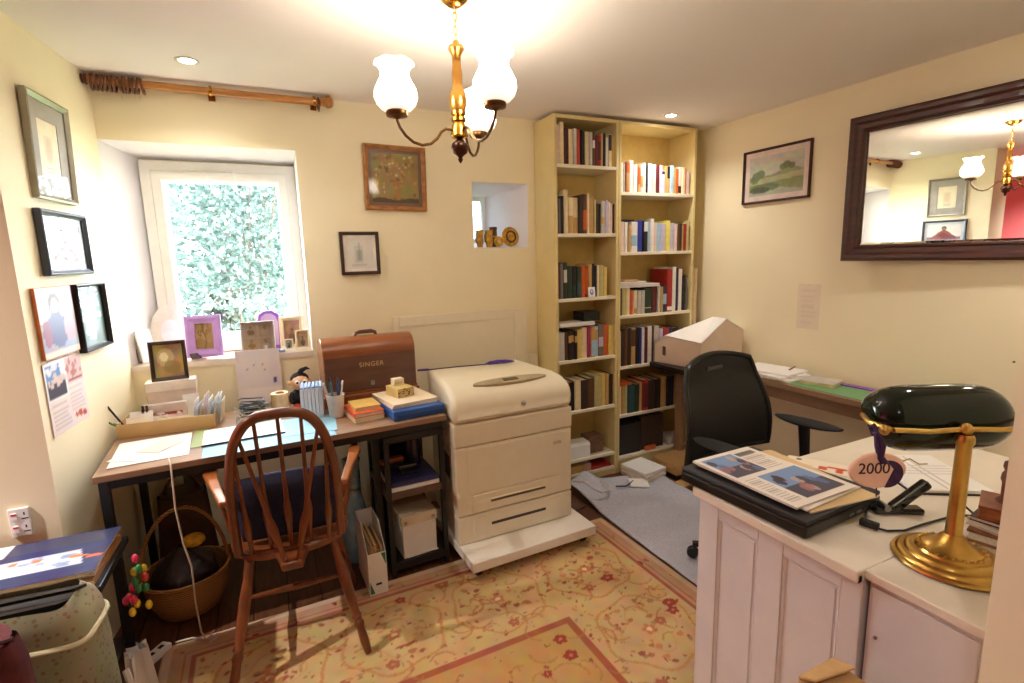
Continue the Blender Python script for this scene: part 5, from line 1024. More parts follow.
# ------------------------------------------------------------------ desk along the right wall
def wall_desk():
    t = thing('wall_desk','long narrow wooden desk running along the right wall','desk',(0,0,0))
    wd = M('wall_desk_wood',(150,118,90),.5,var=.12,scale=5,stretch=(7,1,7)); z = .76
    B().box(2.55,XR-.012,1.20,2.745,z-.03,z).build('tabletop',wd,t,bevel=.003)
    B().box(2.565,2.59,1.22,2.74,z-.095,z-.031).build('apron',M('apron_wood',(128,98,76),.5,var=.12,scale=5,stretch=(7,1,7)),t,bevel=.002)
    for y in (1.22,2.685):
        B().box(2.57,2.62,y,y+.05,0,z-.096).build('leg',wd,t,bevel=.003); B().box(2.80,2.85,y,y+.05,0,z-.031).build('leg',wd,t,bevel=.003)
    B().box(2.34,2.549,2.36,2.745,z-.035,z).build('corner_leaf',blackp,t,bevel=.003,label='black corner leaf under the card house')
    tag(B().box(2.57,2.82,1.22,2.30,z+.0005,z+.004).build('cutting_mat',M('green_mat',(112,160,110),.6,var=.04),bevel=.001),'green mat lying along the wall desk','mat')
    t = thing('ruler_strip','purple strip lying on the green mat by the right wall','ruler',(2.790,1.62,z+.0045),rad(-87)); B().box(-.24,.24,-.018,.018,0,.006).build('strip',M('purple_strip',(128,58,186),.4),t); B().box(-.24,.24,-.018,-.013,.006,.007).build('edge',M('lilac_strip',(190,150,215),.4),t)
    R = random.Random(12)
    for k,(x,y,w,h,rz,c,lab) in enumerate(((2.67,2.03,.22,.32,4,(238,228,224),'bottom white sheet of the paper pile on the wall desk'),(2.675,2.04,.23,.31,-6,(244,240,240),'middle white sheet of the paper pile on the wall desk'),(2.68,2.05,.22,.31,9,(238,232,236),'top white sheet of the paper pile on the wall desk'))):
        t = thing('paper_bundle',lab,'papers',(x,y,z+.0045+.0125*k),rad(rz),'paper pile on the wall desk'); 
        B().box(-w/2,w/2,-h/2,h/2,0,.010).build('sheets',M('bundle_%d'%k,c,.7),t); B().box(-w/2+.004,w/2-.003,-h/2+.003,h/2-.004,.0101,.012).build('top_sheet',paper,t)
    t = thing('yellow_book','pale yellow booklet beside the paper pile on the wall desk','booklet',(2.72,1.775,z+.0045),rad(14)); B().box(-.075,.075,-.085,.085,0,.016).build('pages',M('pale_yellow',(226,206,150),.6),t,bevel=.001); B().box(-.076,.076,-.086,.086,.0162,.018).build('cover',M('grey_cover',(196,190,186),.5),t)
    t = thing('red_pencil','brown pencil on the papers of the wall desk','pencil',(2.72,1.97,z+.0455),rot=(0,rad(90),rad(20))); B().lathe([(0,0),(.004,0),(.004,.10),(.001,.115),(0,.115)],8).build('barrel',M('pencil_brown',(120,60,40),.4),t,smooth=True); B().lathe([(.0042,-.006),(.0042,.0)],8).build('tip',M('pencil_pink',(220,150,150),.5),t)
    # card model house
    t = thing('card_house','white card model house standing on the corner of the wall desk','model house',(0,0,z+.0005))
    wl = M('house_card',(230,208,190),.7,var=.02); rf = M('house_roof_card',(246,244,242),.6,var=.01)
    a,c,e,f = (2.375,2.73),(2.445,2.385),(2.835,2.405),(2.84,2.735)
    za,zb,zc,zd,ze = .135,.185,.165,.305,.215; b2 = (2.392,2.655); d1 = (2.655,2.39); d2 = (2.66,2.50)
    B().add([(*a,0),(*c,0),(*c,zc),(*b2,zb),(*a,za)],[(0,1,2,3,4)]).build('side_wall',wl,t,solid=.003)
    B().add([(*c,0),(*e,0),(*e,ze),(*d1,zd),(*c,zc)],[(0,1,2,3,4)]).build('gable_wall',wl,t,solid=.003)
    B().add([(*e,0),(*f,0),(*f,ze-.02),(*e,ze)],[(0,1,2,3)]).build('side_wall',wl,t,solid=.003)
    B().add([(*f,0),(*a,0),(*a,za),(2.66,2.732,.2),(*f,ze-.02)],[(0,1,2,3,4)]).build('back_wall',wl,t,solid=.003)
    B().add([(c[0]-.008,c[1]-.006,zc+.004),(*b2,zb+.004),(*d2,zd+.004),(d1[0],d1[1]-.006,zd+.004)],[(0,1,2),(0,2,3)]).build('roof_slope',rf,t,solid=.003)
    B().add([(*b2,zb+.004),(a[0]-.005,a[1],za+.004),(2.66,2.735,.204),(*d2,zd+.004)],[(0,1,2,3)]).build('roof_slope',rf,t,solid=.003)
    B().add([(d1[0],d1[1]-.006,zd+.004),(*d2,zd+.004),(2.66,2.735,.204),(f[0],f[1],ze-.014),(e[0],e[1]-.006,ze+.004)],[(0,1,2),(0,2,3),(0,3,4)]).build('roof_slope',rf,t,solid=.003)
    wy = 2.66; wx = a[0]+(a[1]-wy)*(c[0]-a[0])/(a[1]-c[1])
    B().obox((wx-.004,wy,.085),(.003,.045,.06),(0,0,math.atan2(a[0]-c[0],-(a[1]-c[1]))*-1)).build('window_opening',M('house_window',(120,92,76),.6),t)
wall_desk()
# ------------------------------------------------------------------ office chair
def office_chair():
    t = thing('office_chair','black mesh-backed swivel office chair pulled up behind the painted desk','chair',(1.955,1.500,.019),rad(185))
    mesh = M('black_mesh',(15,15,16),.6,var=.2,scale=90); pad = M('black_seat_cloth',(24,23,25),.8,var=.15,scale=80)
    for k in range(5):
        a = 2*PI*k/5+PI*1.5+rad(33); B().tube([(.03*math.cos(a),.03*math.sin(a),.105),(.18*math.cos(a),.18*math.sin(a),.09),(.30*math.cos(a),.30*math.sin(a),.072)],[.026,.02,.015],8).build('base_leg',blackp,t,smooth=True)
        c = B().lathe([(0,-.02),(.024,-.02),(.028,-.008),(.018,-.003),(.018,.003),(.028,.008),(.024,.02),(0,.02)],14); c.build('castor',blackp,t,(.30*math.cos(a),.30*math.sin(a),.029),(PI/2,0,a),smooth=True)
    B().lathe([(.035,.08),(.035,.14),(.025,.15),(.025,.40),(0,.40)],16).build('gas_column',blackm,t,smooth=True)
    B().box(-.11,.11,-.12,.10,.395,.43).build('mechanism',blackm,t,bevel=.008)
    def seat(u,v):
        a = 2*PI*u; s = math.sin(PI*v)**.3 if 0<v<1 else 0.02; x = .245*math.copysign(abs(math.cos(a))**.5,math.cos(a))*max(s,.02); y = .235*math.copysign(abs(math.sin(a))**.5,math.sin(a))*max(s,.02)
        return x,y,.432+.07*v
    B().surf(seat,36,10,closed_u=True).build('seat',pad,t,smooth=True)
    def bk(u,v):
        x = (u-.5)*2; w = .298-.075*v+.02*math.sin(PI*v); z = .52+.47*v; y = -.235-.075*v+.045*x*x-.03*math.sin(PI*min(1,v*1.3))*-1
        return x*w,y,z-.035*x*x*v**4
    B().surf(bk,20,20).build('backrest',mesh,t,smooth=True,solid=.012)
    ed = [bk(0,v/14) for v in range(15)]+[bk(u/10,1) for u in range(1,10)]+[bk(1,1-v/14) for v in range(15)]+[bk(1-u/10,0) for u in range(1,10)]
    B().tube(ed,.013,8,closed=True).build('back_frame',blackp,t,smooth=True)
    B().tube([(0,-.10,.41),(0,-.25,.42),(0,-.275,.52),(0,-.27,.70)],[.03,.028,.026,.018],8).build('back_spine',blackp,t,smooth=True)
    B().box(-.05,.06,-.292,-.284,.915,.935).build('back_highlight',M('mesh_highlight',(70,70,72),.4),t,bevel=.003)  # lighter patch standing in for the highlight near the backrest top
    for s in (-1,1):
        B().tube([(s*.20,.0,.425),(s*.285,.0,.43),(s*.30,.0,.5),(s*.295,-.01,.655)],[.022,.022,.022,.026],8).build('arm_post',blackp,t,smooth=True)
        B().surf(lambda u,v:(s*.295+.052*math.cos(2*PI*u)*max(.05,math.sin(PI*v))**.4,-.15+.31*v,.668+.017*math.sin(2*PI*u)*max(.05,math.sin(PI*v))**.4+.02*(v-.4)**2),16,14,closed_u=True).build('armrest',pad,t,smooth=True)
office_chair()
# ------------------------------------------------------------------ painted desk in the foreground
ZT = .76
def painted_desk():
    gp = M('grey_white_paint',(214,206,204),.5,var=.03,scale=12,bump=.05); tp = M('worn_white_top',(226,214,196),.45,var=.04,scale=10)
    a = thing('panelled_cabinet','grey-white painted panelled desk cabinet in the right foreground','cabinet',(0,0,0))
    B().box(1.205,2.26,.648,1.142,.009,ZT-.03).build('carcass',gp,a)
    for y0,y1 in ((1.075,1.150),(.852,.930),(.646,.694)): B().box(1.196,1.2048,y0,y1,.009,ZT-.030).build('stile',gp,a,bevel=.002)
    for y0,y1 in ((.930,1.075),(.694,.852)):
        B().box(1.196,1.2048,y0,y1,.684,ZT-.030).build('rail',gp,a,bevel=.002); B().box(1.196,1.2048,y0,y1,.009,.10).build('rail',gp,a,bevel=.002)
        r = B().ring(y1-y0,.584,[(0,0),(0,-.004),(.004,-.006),(.009,-.0015),(.009,0)]).build('moulding',gp,a,(1.2045,(y0+y1)/2,.392),(0,0,-PI/2))
        B().box(1.202,1.2049,y0+.016,y1-.016,.118,.668).build('panel',gp,a,bevel=.002)
    b = thing('plain_cabinet','plain grey-white painted cabinet next to the panelled one, nearest the wall edge','cabinet',(0,0,0))
    B().box(1.215,2.26,.415,.640,.009,ZT-.0245).build('carcass',gp,b,bevel=.002); B().box(1.209,1.2148,.43,.632,.02,ZT-.04).build('door',gp,b,bevel=.002)
    B().lathe([(0,0),(.004,0),(.004,.004),(0,.005)],8).build('pull_stud',M('steel',(150,150,150),.3,1),b,(1.2088,.615,.60),(0,-PI/2,0))
    t = thing('worktop','worn off-white worktop over the panelled cabinet','worktop',(0,0,0)); B().box(1.172,2.30,.645,1.160,ZT-.0295,ZT).build('board',tp,t,bevel=.004); B().box(1.176,1.19,.645,.66,ZT-.0295,ZT-.012).build('bracket',blackm,t)
    t = thing('worktop','narrow off-white worktop under the brass lamp over the plain cabinet','worktop',(0,0,0)); B().box(1.198,2.30,.412,.6445,ZT-.0235,ZT-.001).build('board',tp,t,bevel=.003)
painted_desk()
def desk_items():
    z = ZT
    t = thing('laptop','thick black closed laptop at the corner of the painted desk','laptop',(1.352,1.005,z+.0006),rad(3))
    B().box(-.175,.175,-.21,.21,.003,.036).build('base',blackp,t,bevel=.005); B().box(-.174,.174,-.209,.209,.0365,.050).build('lid',M('laptop_lid',(30,30,32),.5),t,bevel=.004)
    for x in (-.14,.14):
        for y in (-.18,.18): B().box(x-.012,x+.012,y-.012,y+.012,0,.003).build('rubber_foot',blackp,t)
    for k in range(4): B().box(.02+.035*k,.042+.035*k,-.2106,-.2095,.012,.02).build('port',M('steel',(150,150,150),.3,1),t)
    def lay(name,lab,cat,x,y,zz,w,h,rz,p,th=.004,curl=0):
        t = thing(name,lab,cat,(x,y,zz),rad(rz)); print_obj('front_page',p,w,h,t,(0,0,th),th=th*.3,plane='xy')
        for k in range(2): B().box(-w/2+.003*k,w/2-.002,-h/2,h/2-.003*k,th*.34*k,th*.34*(k+1)-.0002).build('page',M('newsprint',(228,216,200),.8),t)
        return t
    p = Paint(30,30,(222,190,140)).noise(.02); lay('card_folder','buff card folder under the newspaper on the laptop','folder',1.385,.985,z+.0512,.25,.38,-6,p,.004)
    p = Paint(10,10,(238,230,222)); lay('loose_sheets','white loose sheets under the newspaper on the laptop','papers',1.35,1.005,z+.0557,.26,.36,4,p,.004)
    p = Paint(70,90,(236,226,216)).noise(.01,8)
    p.rect(.06,.94,.56,.95,(100,120,165)).noise(.0); 
    rr = np.random.RandomState(3)
    def photo(x0,x1,y0,y1,seed):
        q = np.random.RandomState(seed); p.rect(x0,x1,y0,y1,(120,150,195)); p.rect(x0,x1,y0,y0+(y1-y0)*.45,(70,66,84))
        for k in range(10): p.ell(q.uniform(x0+.05,x1-.05),q.uniform(y0+.05,y1-.08),.05,.06,((170,110,110),(60,50,66),(200,170,160),(90,110,160))[k%4],.85)
    p.a[:] = np.array((236,226,216))/255
    photo(.06,.58,.56,.95,4); photo(.30,.96,.06,.50,5); p.lines(.06,.27,.06,.5,14,(150,144,140)); p.lines(.62,.94,.56,.93,12,(150,144,140)); p.rect(.62,.94,.86,.93,(60,56,56),.7)
    lay('newspaper','folded newspaper with colour photos on top of the laptop','newspaper',1.335,1.015,z+.0602,.255,.365,1,p,.006)
    p = Paint(40,20,(240,226,206)); p.rect(.5,.62,.2,.5,(216,80,40)).rect(.62,.9,.45,.6,(216,80,40)).rect(.75,.85,.15,.5,(216,80,40)).rect(.15,.22,.7,.85,(40,36,36)).lines(.1,.45,.1,.5,4,(180,165,150))
    t = thing('letter','cream letter with red printed marks beside the newspaper','letter',(1.66,1.07,z+.0006),rad(-62)); print_obj('page',p,.20,.10,t,(0,0,.002),th=.0018,plane='xy')
    p = Paint(40,40,(240,236,230)); 
    for k in range(9): p.rect(.06+.1*k,.065+.1*k,.04,.96,(170,160,160),.7)
    for k in range(12): p.rect(.06,.95,.06+.075*k,.068+.075*k,(190,182,180),.6)
    t = thing('ledger','white ruled ledger pad with black edge behind the brass lamp','ledger',(1.875,.865,z+.0006),rad(-32)); B().box(-.115,.115,-.145,.145,0,.006).build('backing',blackp,t,bevel=.001); B().box(-.112,.112,-.142,.142,.0062,.013).build('pages',paper,t); print_obj('ruled_page',p,.222,.282,t,(0,0,.0146),th=.001,plane='xy')
    # stapler, open, standing on its side
    t = thing('stapler','shiny black stapler lying open on the painted desk','stapler',(1.545,.765,z+.001),rad(-30)); gl = M('gloss_black',(14,14,16),.12,coat=.6)
    B().obox((0,0,.008),(.13,.036,.016),(0,0,0)).build('base',gl,t,bevel=.005); B().obox((.03,0,.05),(.12,.03,.024),(0,rad(-42),0)).build('arm',gl,t,bevel=.007); B().obox((.012,0,.030),(.10,.018,.008),(0,rad(-34),0)).build('magazine',M('steel',(150,150,150),.3,1),t,bevel=.001); B().lathe([(0,-.019),(.009,-.019),(.009,.019),(0,.019)],12).build('hinge',M('steel'),t,(-.035,0,.018),(PI/2,0,0),smooth=True)
    # cable with inline switch
    tag(B().tube([(1.44,.786,z+.018),(1.425,.778,z+.006),(1.400,.765,z+.005),(1.395,.745,z+.006),(1.41,.715,z+.005),(1.45,.695,z+.005),(1.53,.69,z+.005),(1.62,.68,z+.005),(1.68,.66,z+.006),(1.64,.625,z+.03),(1.55,.64,z+.10),(1.58,.64,z+.2)],.0032,7).build('lamp_flex',blackp,smooth=True),'black cable winding from the laptop past the lamp','cable')
    t = thing('inline_switch','black inline cable block lying on the desk before the lamp','switch',(1.397,.752,z+.0100),rad(-78)); B().box(-.022,.022,-.009,.009,-.009,.009).build('housing',blackp,t,bevel=.003); B().box(-.008,.008,-.0096,-.009,-.004,.004).build('rocker',M('laptop_lid'),t)
    # brown trinkets at the wall edge
    for k,(zz,w,d,h,c,rz,lab) in enumerate(((0,.13,.10,.032,(150,92,60),12,'brown leather-bound booklet at the bottom of the stack by the wall edge'),(.0328,.11,.085,.020,(196,176,150),-6,'pale small book in the stack by the wall edge'),(.0536,.12,.09,.012,(60,44,40),8,'dark thin book in the stack by the wall edge'),(.0664,.115,.085,.034,(140,76,44),20,'carved copper-brown box on top of the stack by the wall edge'))):
        t = thing('small_book' if k<3 else 'carved_box',lab,'book' if k<3 else 'box',(1.615,.568,z+.0006+zz),rad(rz),'stack by the wall edge')
        m = M('stack_%d'%k,c,.4,var=.25,scale=30,bump=.2); B().box(-w/2,w/2,-d/2,d/2,0,h*.22).build('cover' if k<3 else 'base',m,t,bevel=.001); B().box(-w/2,w/2,-d/2,d/2,h*.78,h).build('cover' if k<3 else 'lid',m,t,bevel=.001); B().box(-w/2+.003,w/2-.003,-d/2+.003,d/2-.003,h*.22,h*.78).build('pages' if k<3 else 'body',MATS['page_edges'] if k<3 else M('copper_brown',(166,100,62),.35,.3,var=.3,scale=40),t)
    t = thing('figurine','small brown carved figure standing on the carved box','figurine',(1.62,.568,z+.1014)); B().lathe([(0,0),(.018,0),(.016,.008),(.008,.014),(.008,.05),(.012,.06),(.010,.075),(.006,.082),(.010,.092),(.008,.105),(0,.11)],14).build('figure',M('carved_brown',(120,72,44),.4,var=.3,scale=40),t,smooth=True); B().tube([(.008,0,.065),(.022,-.006,.05),(.016,-.012,.04)],.003,6).build('arm',M('carved_brown'),t)
desk_items()
def banker_lamp():
    t = thing('banker_lamp','brass banker desk lamp with a long dark green glass shade','desk lamp',(1.402,.572,ZT-.0005))
    br = M('lamp_brass',(204,164,88),.28,1.0,var=.1)
    B().lathe([(0,0),(.110,0),(.116,.005),(.114,.010),(.106,.012),(.104,.016),(.098,.020),(.090,.020),(.087,.026),(.078,.030),(.070,.030),(.067,.036),(.052,.040),(.044,.047),(.032,.054),(.024,.066),(.019,.072),(0,.072)],40).build('base',br,t,smooth=True)
    for k in range(24):
        a = 2*PI*k/24; B().ball((.062*math.cos(a),.062*math.sin(a),.038),(.008,.004,.004),8,6).build('base_relief',br,t,rot=(0,0,0),smooth=True)
    B().lathe([(.018,.07),(.0165,.074),(.0150,.29),(.0185,.296),(.0185,.308),(.015,.316),(0,.316)],18).build('pole',br,t,smooth=True)
    B().ball((0,0,.328),.014,14,10).build('knuckle',br,t,smooth=True)
    ax = Vector((.905,-.425,0)); fr = Vector((-.425,-.905,0))*-1      # shade axis and the side away from the camera
    L = .155; c = Vector((0,0,.325))+fr*.098+ax*.006
    arms = [(-ax*(L+.004)+c+Vector((0,0,.005)))[:], (-ax*.15+fr*.02+Vector((0,0,.33)))[:], (-ax*.07+Vector((0,0,.327)))[:], (0,0,.328), (ax*.07+Vector((0,0,.327)))[:], (ax*.15+fr*.02+Vector((0,0,.33)))[:], (ax*(L+.004)+c+Vector((0,0,.005)))[:]]
    B().tube([(-ax*.165+Vector((0,0,.330)))[:],(-ax*.08+Vector((0,0,.324)))[:],(0,0,.328),(ax*.08+Vector((0,0,.324)))[:],(ax*.165+Vector((0,0,.330)))[:]],.006,8).build('yoke_bar',br,t,smooth=True)
    for s in (-1,1):
        B().tube([(ax*s*.165+Vector((0,0,.330)))[:],(ax*s*.186+fr*.05+Vector((0,0,.333)))[:],(ax*s*.170+fr*.098+Vector((0,0,.336)))[:]],.006,8).build('yoke_end',br,t,smooth=True); B().ball((ax*s*.186+Vector((0,0,.330)))[:],.011,12,8).build('end_knob',br,t,smooth=True)
    gs = M('green_cased_glass',(8,26,18),.08,var=.1,coat=.15,spec=.35)
    def sh(u,v,k=1.0):
        x = (u-.5)*2; e = (1-abs(x)**5)**.5 if abs(x)<1 else 0.0; e = max(e,.06)
        a = rad(-62)+rad(205)*v                 # open trough turned downwards
        rr = .079*k*e; return Vector(c)+ax*(x*(L+.012)*(k if k<1 else 1))+(-fr*math.cos(a)+Vector((0,0,1))*math.sin(a))*rr*1.0
    B().surf(lambda u,v: tuple(sh(u,v)),36,18).build('glass_shade',gs,t,smooth=True,solid=.004,label='long rounded dark green glass shade')
    B().surf(lambda u,v: tuple(sh(u,v,.93)),36,18).build('shade_lining',M('opal_lining',(226,230,220),.4),t,smooth=True)
    B().tube([tuple(c-ax*.10),tuple(c+ax*.10)],.012,10).build('bulb_tube',M('white_china'),t,smooth=True)
    B().tube([(ax*.0+fr*-.03+Vector((0,0,.03)))[:],(ax*.03+fr*-.075+Vector((0,0,.02)))[:],(ax*.05+fr*-.09+Vector((0,0,.012)))[:]],.004,6).build('switch_stem',blackp,t,smooth=True)
    # 2000 keepsake hanging from the yoke
    P = Vector((1.402,.572,ZT-.0005))-ax*.212+Vector((0,0,.334))-fr*.014
    t = thing('hanging_keepsake','pink and purple felt keepsake reading 2000 hung on the lamp bar','ornament',tuple(P),rot=(0,0,math.atan2(ax.y,ax.x)))
    ppl = M('purple_ribbon',(64,34,78),.7,var=.3,scale=60); pk = M('peach_felt_2',(250,208,186),.8,var=.03,scale=50)
    B().tube([(.0,.012,.010),(.004,.028,.0),(0,.012,-.012),(-.004,-.004,-.002)],.005,6,closed=True).build('knot',ppl,t,smooth=True)
    B().tube([(0,-.004,-.006),(.006,-.01,-.03),(.003,-.012,-.055),(.008,-.018,-.068)],[.006,.008,.007,.009],7).build('ribbon',ppl,t,smooth=True); B().tube([(-.004,-.002,-.004),(-.006,-.01,-.03),(.0,-.014,-.06)],.005,6).build('ribbon',ppl,t,smooth=True)
    ds = [(.062*math.cos(a)*(1+.03*math.cos(2*a)),-.088+.042*math.sin(a)) for a in [2*PI*k/32 for k in range(32)]]
    B().prism(ds,'y',-.014,-.004).build('felt_disc',pk,t,bevel=.004,seg=3,smooth=True)
    dk_ = [(.022+.034*math.cos(a),-.096+.032*math.sin(a)) for a in [-PI*.55+PI*1.1*k/20 for k in range(21)]]+[(.034,-.085)]
    B().prism(dk_,'y',-.0152,-.013).build('dark_patch',ppl,t)
    text_part('lettering','2000',.036,M('letter_dark',(60,24,40),.6),t,(-.010,-.0145,-.083),(PI/2,0,rad(0)),ext=.0006,width=1.0)
    B().tube([(.05,-.010,-.07),(.07,-.012,-.062),(.085,-.02,-.072),(.10,-.024,-.070)],.0016,5).build('cord',M('gold_cord',(190,160,100),.5),t); B().tube([(.0,-.012,-.118),(.002,-.012,-.15)],.0014,5).build('cord',ppl,t)
banker_lamp()
# ------------------------------------------------------------------ foreground left: side table, magazines, bag
def left_corner():
    t = thing('side_table','low black side table under the magazines in the left corner','table',(-.78,2.0,0),rad(-1)); 
    B().box(-.245,.245,-.165,.165,.52,.545).build('tabletop',blackm,t,bevel=.003)
    for x in (-.225,.20):
        for y in (-.15,.125): B().box(x,x+.025,y,y+.025,0,.5195).build('leg',blackm,t)
    B().box(-.20,.20,-.14,.14,.16,.175).build('lower_shelf',blackm,t)
    cols = [((190,140,84),'tan'),((226,220,214),'white'),((52,62,110),'navy blue')]
    zz = .5456
    for k,(w,d,h,c,rz,lab) in enumerate(((.44,.29,.022,(170,118,66),-2,'brown board at the bottom of the magazine pile'),(.42,.28,.012,(214,204,196),2,'white-edged magazine in the magazine pile'),(.43,.285,.010,(60,66,104),-3,'navy magazine in the magazine pile'))):
        o = thing('magazine',lab,'magazine',(-.77,1.995,zz),rad(rz),'magazine pile on the side table'); m = M('mag_%d'%k,c,.45); B().box(-w/2,w/2,-d/2,d/2,0,h).build('pages',m,o,bevel=.001); B().box(-w/2-.001,w/2+.001,-d/2-.001,-d/2+.001,h*.2,h*.8).build('edge',MATS['page_edges'],o); zz += h+.0006
    p = Paint(80,56,(40,50,98)).noise(.03,9)
    p.rect(0,.35,.70,1,(236,232,236)); p.rect(.36,1,.72,.98,(58,62,92)); q = np.random.RandomState(4)
    p.put((p.Y<.58)&(p.Y>.22)&(p.X>.26+.3*(.5-p.Y))&(p.X<.84+.2*(.5-p.Y)),(186,196,214)); p.dots(26,(226,230,238),.03,2,.35,.8,.26,.54,.7).dots(12,(120,140,180),.03,9,.35,.8,.26,.54,.7).dots(5,(214,120,70),.028,6,.2,.95,.3,.62).ell(.94,.36,.05,.03,(226,110,80)).ell(.2,.2,.05,.03,(220,120,90)).rect(0,.15,.5,.56,(40,130,90))
    o = thing('magazine','glossy blue magazine with white lettering block on top of the pile','magazine',(-.765,1.99,zz),rad(-2)); B().box(-.22,.22,-.145,.145,0,.006).build('pages',MATS['page_edges'],o); print_obj('cover',p,.442,.292,o,(0,0,.0072),th=.001,plane='xy',mat=print_mat('gloss_print',.2)); zz += .008
    B().tube([(-.24,-.15,-.02),(-.235,-.15,-.05)],.002,5) 
    # string of coloured beads
    R = random.Random(15); cs = [((226,52,92),'pink'),((230,200,50),'yellow'),((40,130,70),'green'),((214,60,50),'red')]
    spots = [(0,0,.535),(.012,-.02,.51),(-.004,-.012,.498),(.018,.004,.49),(.024,-.014,.472),(-.002,-.02,.468),(-.016,-.006,.44),(.002,-.012,.436),(.02,-.008,.43),(-.026,-.016,.415),(-.012,-.022,.408),(-.038,-.012,.402),(-.018,-.03,.372),(.024,-.018,.374),(-.008,-.014,.385)]
    order = [0,2,1,1,3,2,0,2,2,0,0,0,1,1,1]
    for k,((dx,dy,zz2),ci) in enumerate(zip(spots,order)):
        o = thing('wooden_bead',f'{cs[ci][1]} oval bead, {ORD[k]} from the top of the hanging bead string','bead',(-.48+dx,1.985+dy*1.5,zz2),group='hanging string of coloured beads')
        B().ball((0,0,0),(.0105,.0105,.0165),10,8).build('bead_body',M('bead_'+cs[ci][1],cs[ci][0],.25,coat=.5),o,smooth=True)
    pts = [(-.535,1.985,.549),(-.50,1.985,.555)]+[(-.48+dx,1.985+dy*1.5,z) for dx,dy,z in spots]
    tag(B().tube(pts,.0012,5).build('bead_cord',M('dark_cord',(50,40,36),.7)),'thin dark cord of the hanging bead string','cord')
    # floral bag
    fb = bpy.data.materials.new('floral_canvas'); fb.use_nodes = True; n = fb.node_tree.nodes; l = fb.node_tree.links; b = n['Principled BSDF']; b.inputs['Roughness'].default_value=.9
    tc = n.new('ShaderNodeTexCoord'); v = n.new('ShaderNodeTexVoronoi'); v.inputs['Scale'].default_value=58; cr = n.new('ShaderNodeValToRGB'); e = cr.color_ramp.elements
    e[0].position=.12; e[0].color=(*lin((186,120,84)),1); e[1].position=.3; e[1].color=(*lin((168,164,132)),1); x_ = e.new(.22); x_.color=(*lin((124,130,92)),1)
    no = n.new('ShaderNodeTexNoise'); no.inputs['Scale'].default_value=14; mx = n.new('ShaderNodeMix'); mx.data_type='RGBA'; mx.inputs['Factor'].default_value=.4; mx.blend_type='MULTIPLY'
    l.new(tc.outputs['Object'],v.inputs['Vector']); l.new(tc.outputs['Object'],no.inputs['Vector']); l.new(v.outputs['Distance'],cr.inputs['Fac']); l.new(cr.outputs['Color'],mx.inputs['A']); l.new(no.outputs['Color'],mx.inputs['B']); l.new(mx.outputs['Result'],b.inputs['Base Color'])
    MATS['floral_canvas']=fb
    t = thing('floral_bag','floral canvas tote bag with piped edges in the bottom left corner','bag',(-.675,1.62,.0092),rad(-6))
    def bag(u,v):
        a = 2*PI*u; w = .205-.015*v; d = .115-.02*v; ex=.45
        r = 1.0 if v<.86 else math.sqrt(max(0.02,1-((v-.86)/.14)**2))*.25+.75
        return w*math.copysign(abs(math.cos(a))**ex,math.cos(a))*r, d*math.copysign(abs(math.sin(a))**ex,math.sin(a))*r, .655*v+.006*math.sin(3*a)*v
    B().surf(bag,48,24,closed_u=True).build('bag_body',fb,t,smooth=True)
    B().prism([(.15*math.copysign(abs(math.cos(a))**.45,math.cos(a)),.075*math.copysign(abs(math.sin(a))**.45,math.sin(a))) for a in [2*PI*k/32 for k in range(32)]],'z',.625,.635).build('lining',M('bag_lining',(40,34,32),.9),t)
    top = [bag(k/48,.86) for k in range(48)]; B().tube([(x*1.01,y*1.01,z) for x,y,z in top],.007,7,closed=True).build('piping',M('cream_piping',(214,206,170),.8),t,smooth=True)
    B().prism([(-.16,-.012),(.15,.004),(.17,.02),(-.13,.012)],'z',.655,.664).build('open_slot',blackp,t,rot=(0,0,0))
    B().prism([(-.17,-.05),(.13,-.036),(.15,-.022),(-.16,-.034)],'z',.640,.652).build('zip_band',blackp,t)
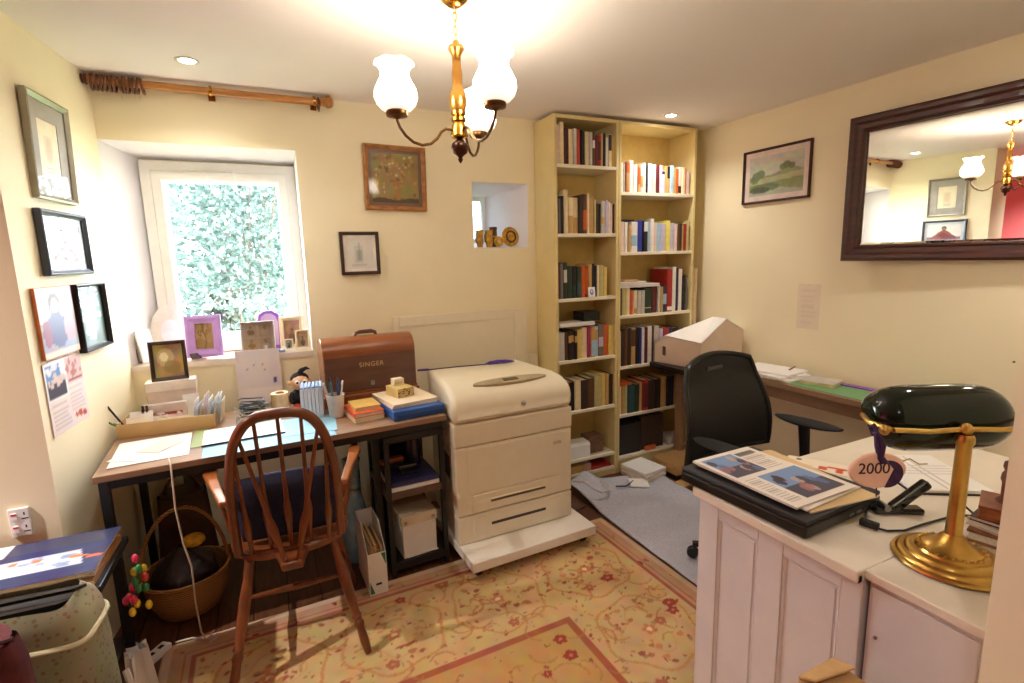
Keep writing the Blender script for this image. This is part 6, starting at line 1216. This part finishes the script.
    B().surf(lambda u,v:(-.06+.17*u,-.118-.008*math.sin(PI*u)*math.sin(PI*v),.2+.3*v),8,8).build('front_pocket',fb,t,solid=.004,smooth=True)
    # spare cloth hanging at its right
    t2 = thing('folded_cloth','pale grey cloth bundled at the right side of the floral bag','cloth',(-.412,1.585,.0092),rad(-20)); R = random.Random(3)
    B().surf(lambda u,v:((.034-.016*v+.012*math.sin(9*u*2*PI))*math.cos(2*PI*u),(.06-.03*v+.01*math.sin(7*u*2*PI+4*v))*math.sin(2*PI*u),.46*v),36,12,closed_u=True).build('cloth_body',M('pale_cloth',(198,190,182),.9,var=.15,scale=9,bump=.4),t2,smooth=True)
    B().tube([(.0,-.05,.44),(.02,-.065,.4),(.03,-.075,.3),(.04,-.085,.2)],.008,6).build('hem',M('pale_cloth'),t2,smooth=True)
    # maroon bag in front
    t = thing('maroon_pouch','dark maroon fabric pouch in front of the floral bag','bag',(-.672,1.40,.0092),rad(-4))
    B().surf(lambda u,v:((.13-.02*v)*math.copysign(abs(math.cos(2*PI*u))**.5,math.cos(2*PI*u))*(1 if v<.93 else .9),(.06-.015*v)*math.copysign(abs(math.sin(2*PI*u))**.5,math.sin(2*PI*u)),.69*v),32,14,closed_u=True).build('pouch_body',M('maroon_cloth',(84,26,30),.85,var=.2,scale=30,bump=.2),t,smooth=True)
    B().lathe([(0,.682),(.09,.682),(.09,.69),(0,.692)],16).build('closure',M('maroon_cloth'),t); B().tube([(-.10,0,.69),(-.05,-.02,.693),(.05,-.02,.693),(.10,0,.69)],.006,6).build('seam',M('maroon_seam',(60,18,22),.9),t)
    # tall carton at the foot of the frame, right
    t = thing('cardboard_box','tall brown cardboard box standing against the painted cabinet','box',(1.052,.580,.0092),rad(0)); B().box(-.06,.06,-.07,.07,0,.545).build('carton_body',cardm,t,bevel=.002)
    B().add([(-.06,.07,.547),(.06,.07,.547),(.06,.02,.56),(-.06,.03,.57)],[(0,1,2,3)]).build('flap',cardm,t,solid=.004); B().add([(-.06,-.07,.547),(.06,-.07,.547),(.06,-.03,.56),(-.06,-.03,.56)],[(0,1,2,3)]).build('flap',cardm,t,solid=.004)
left_corner()
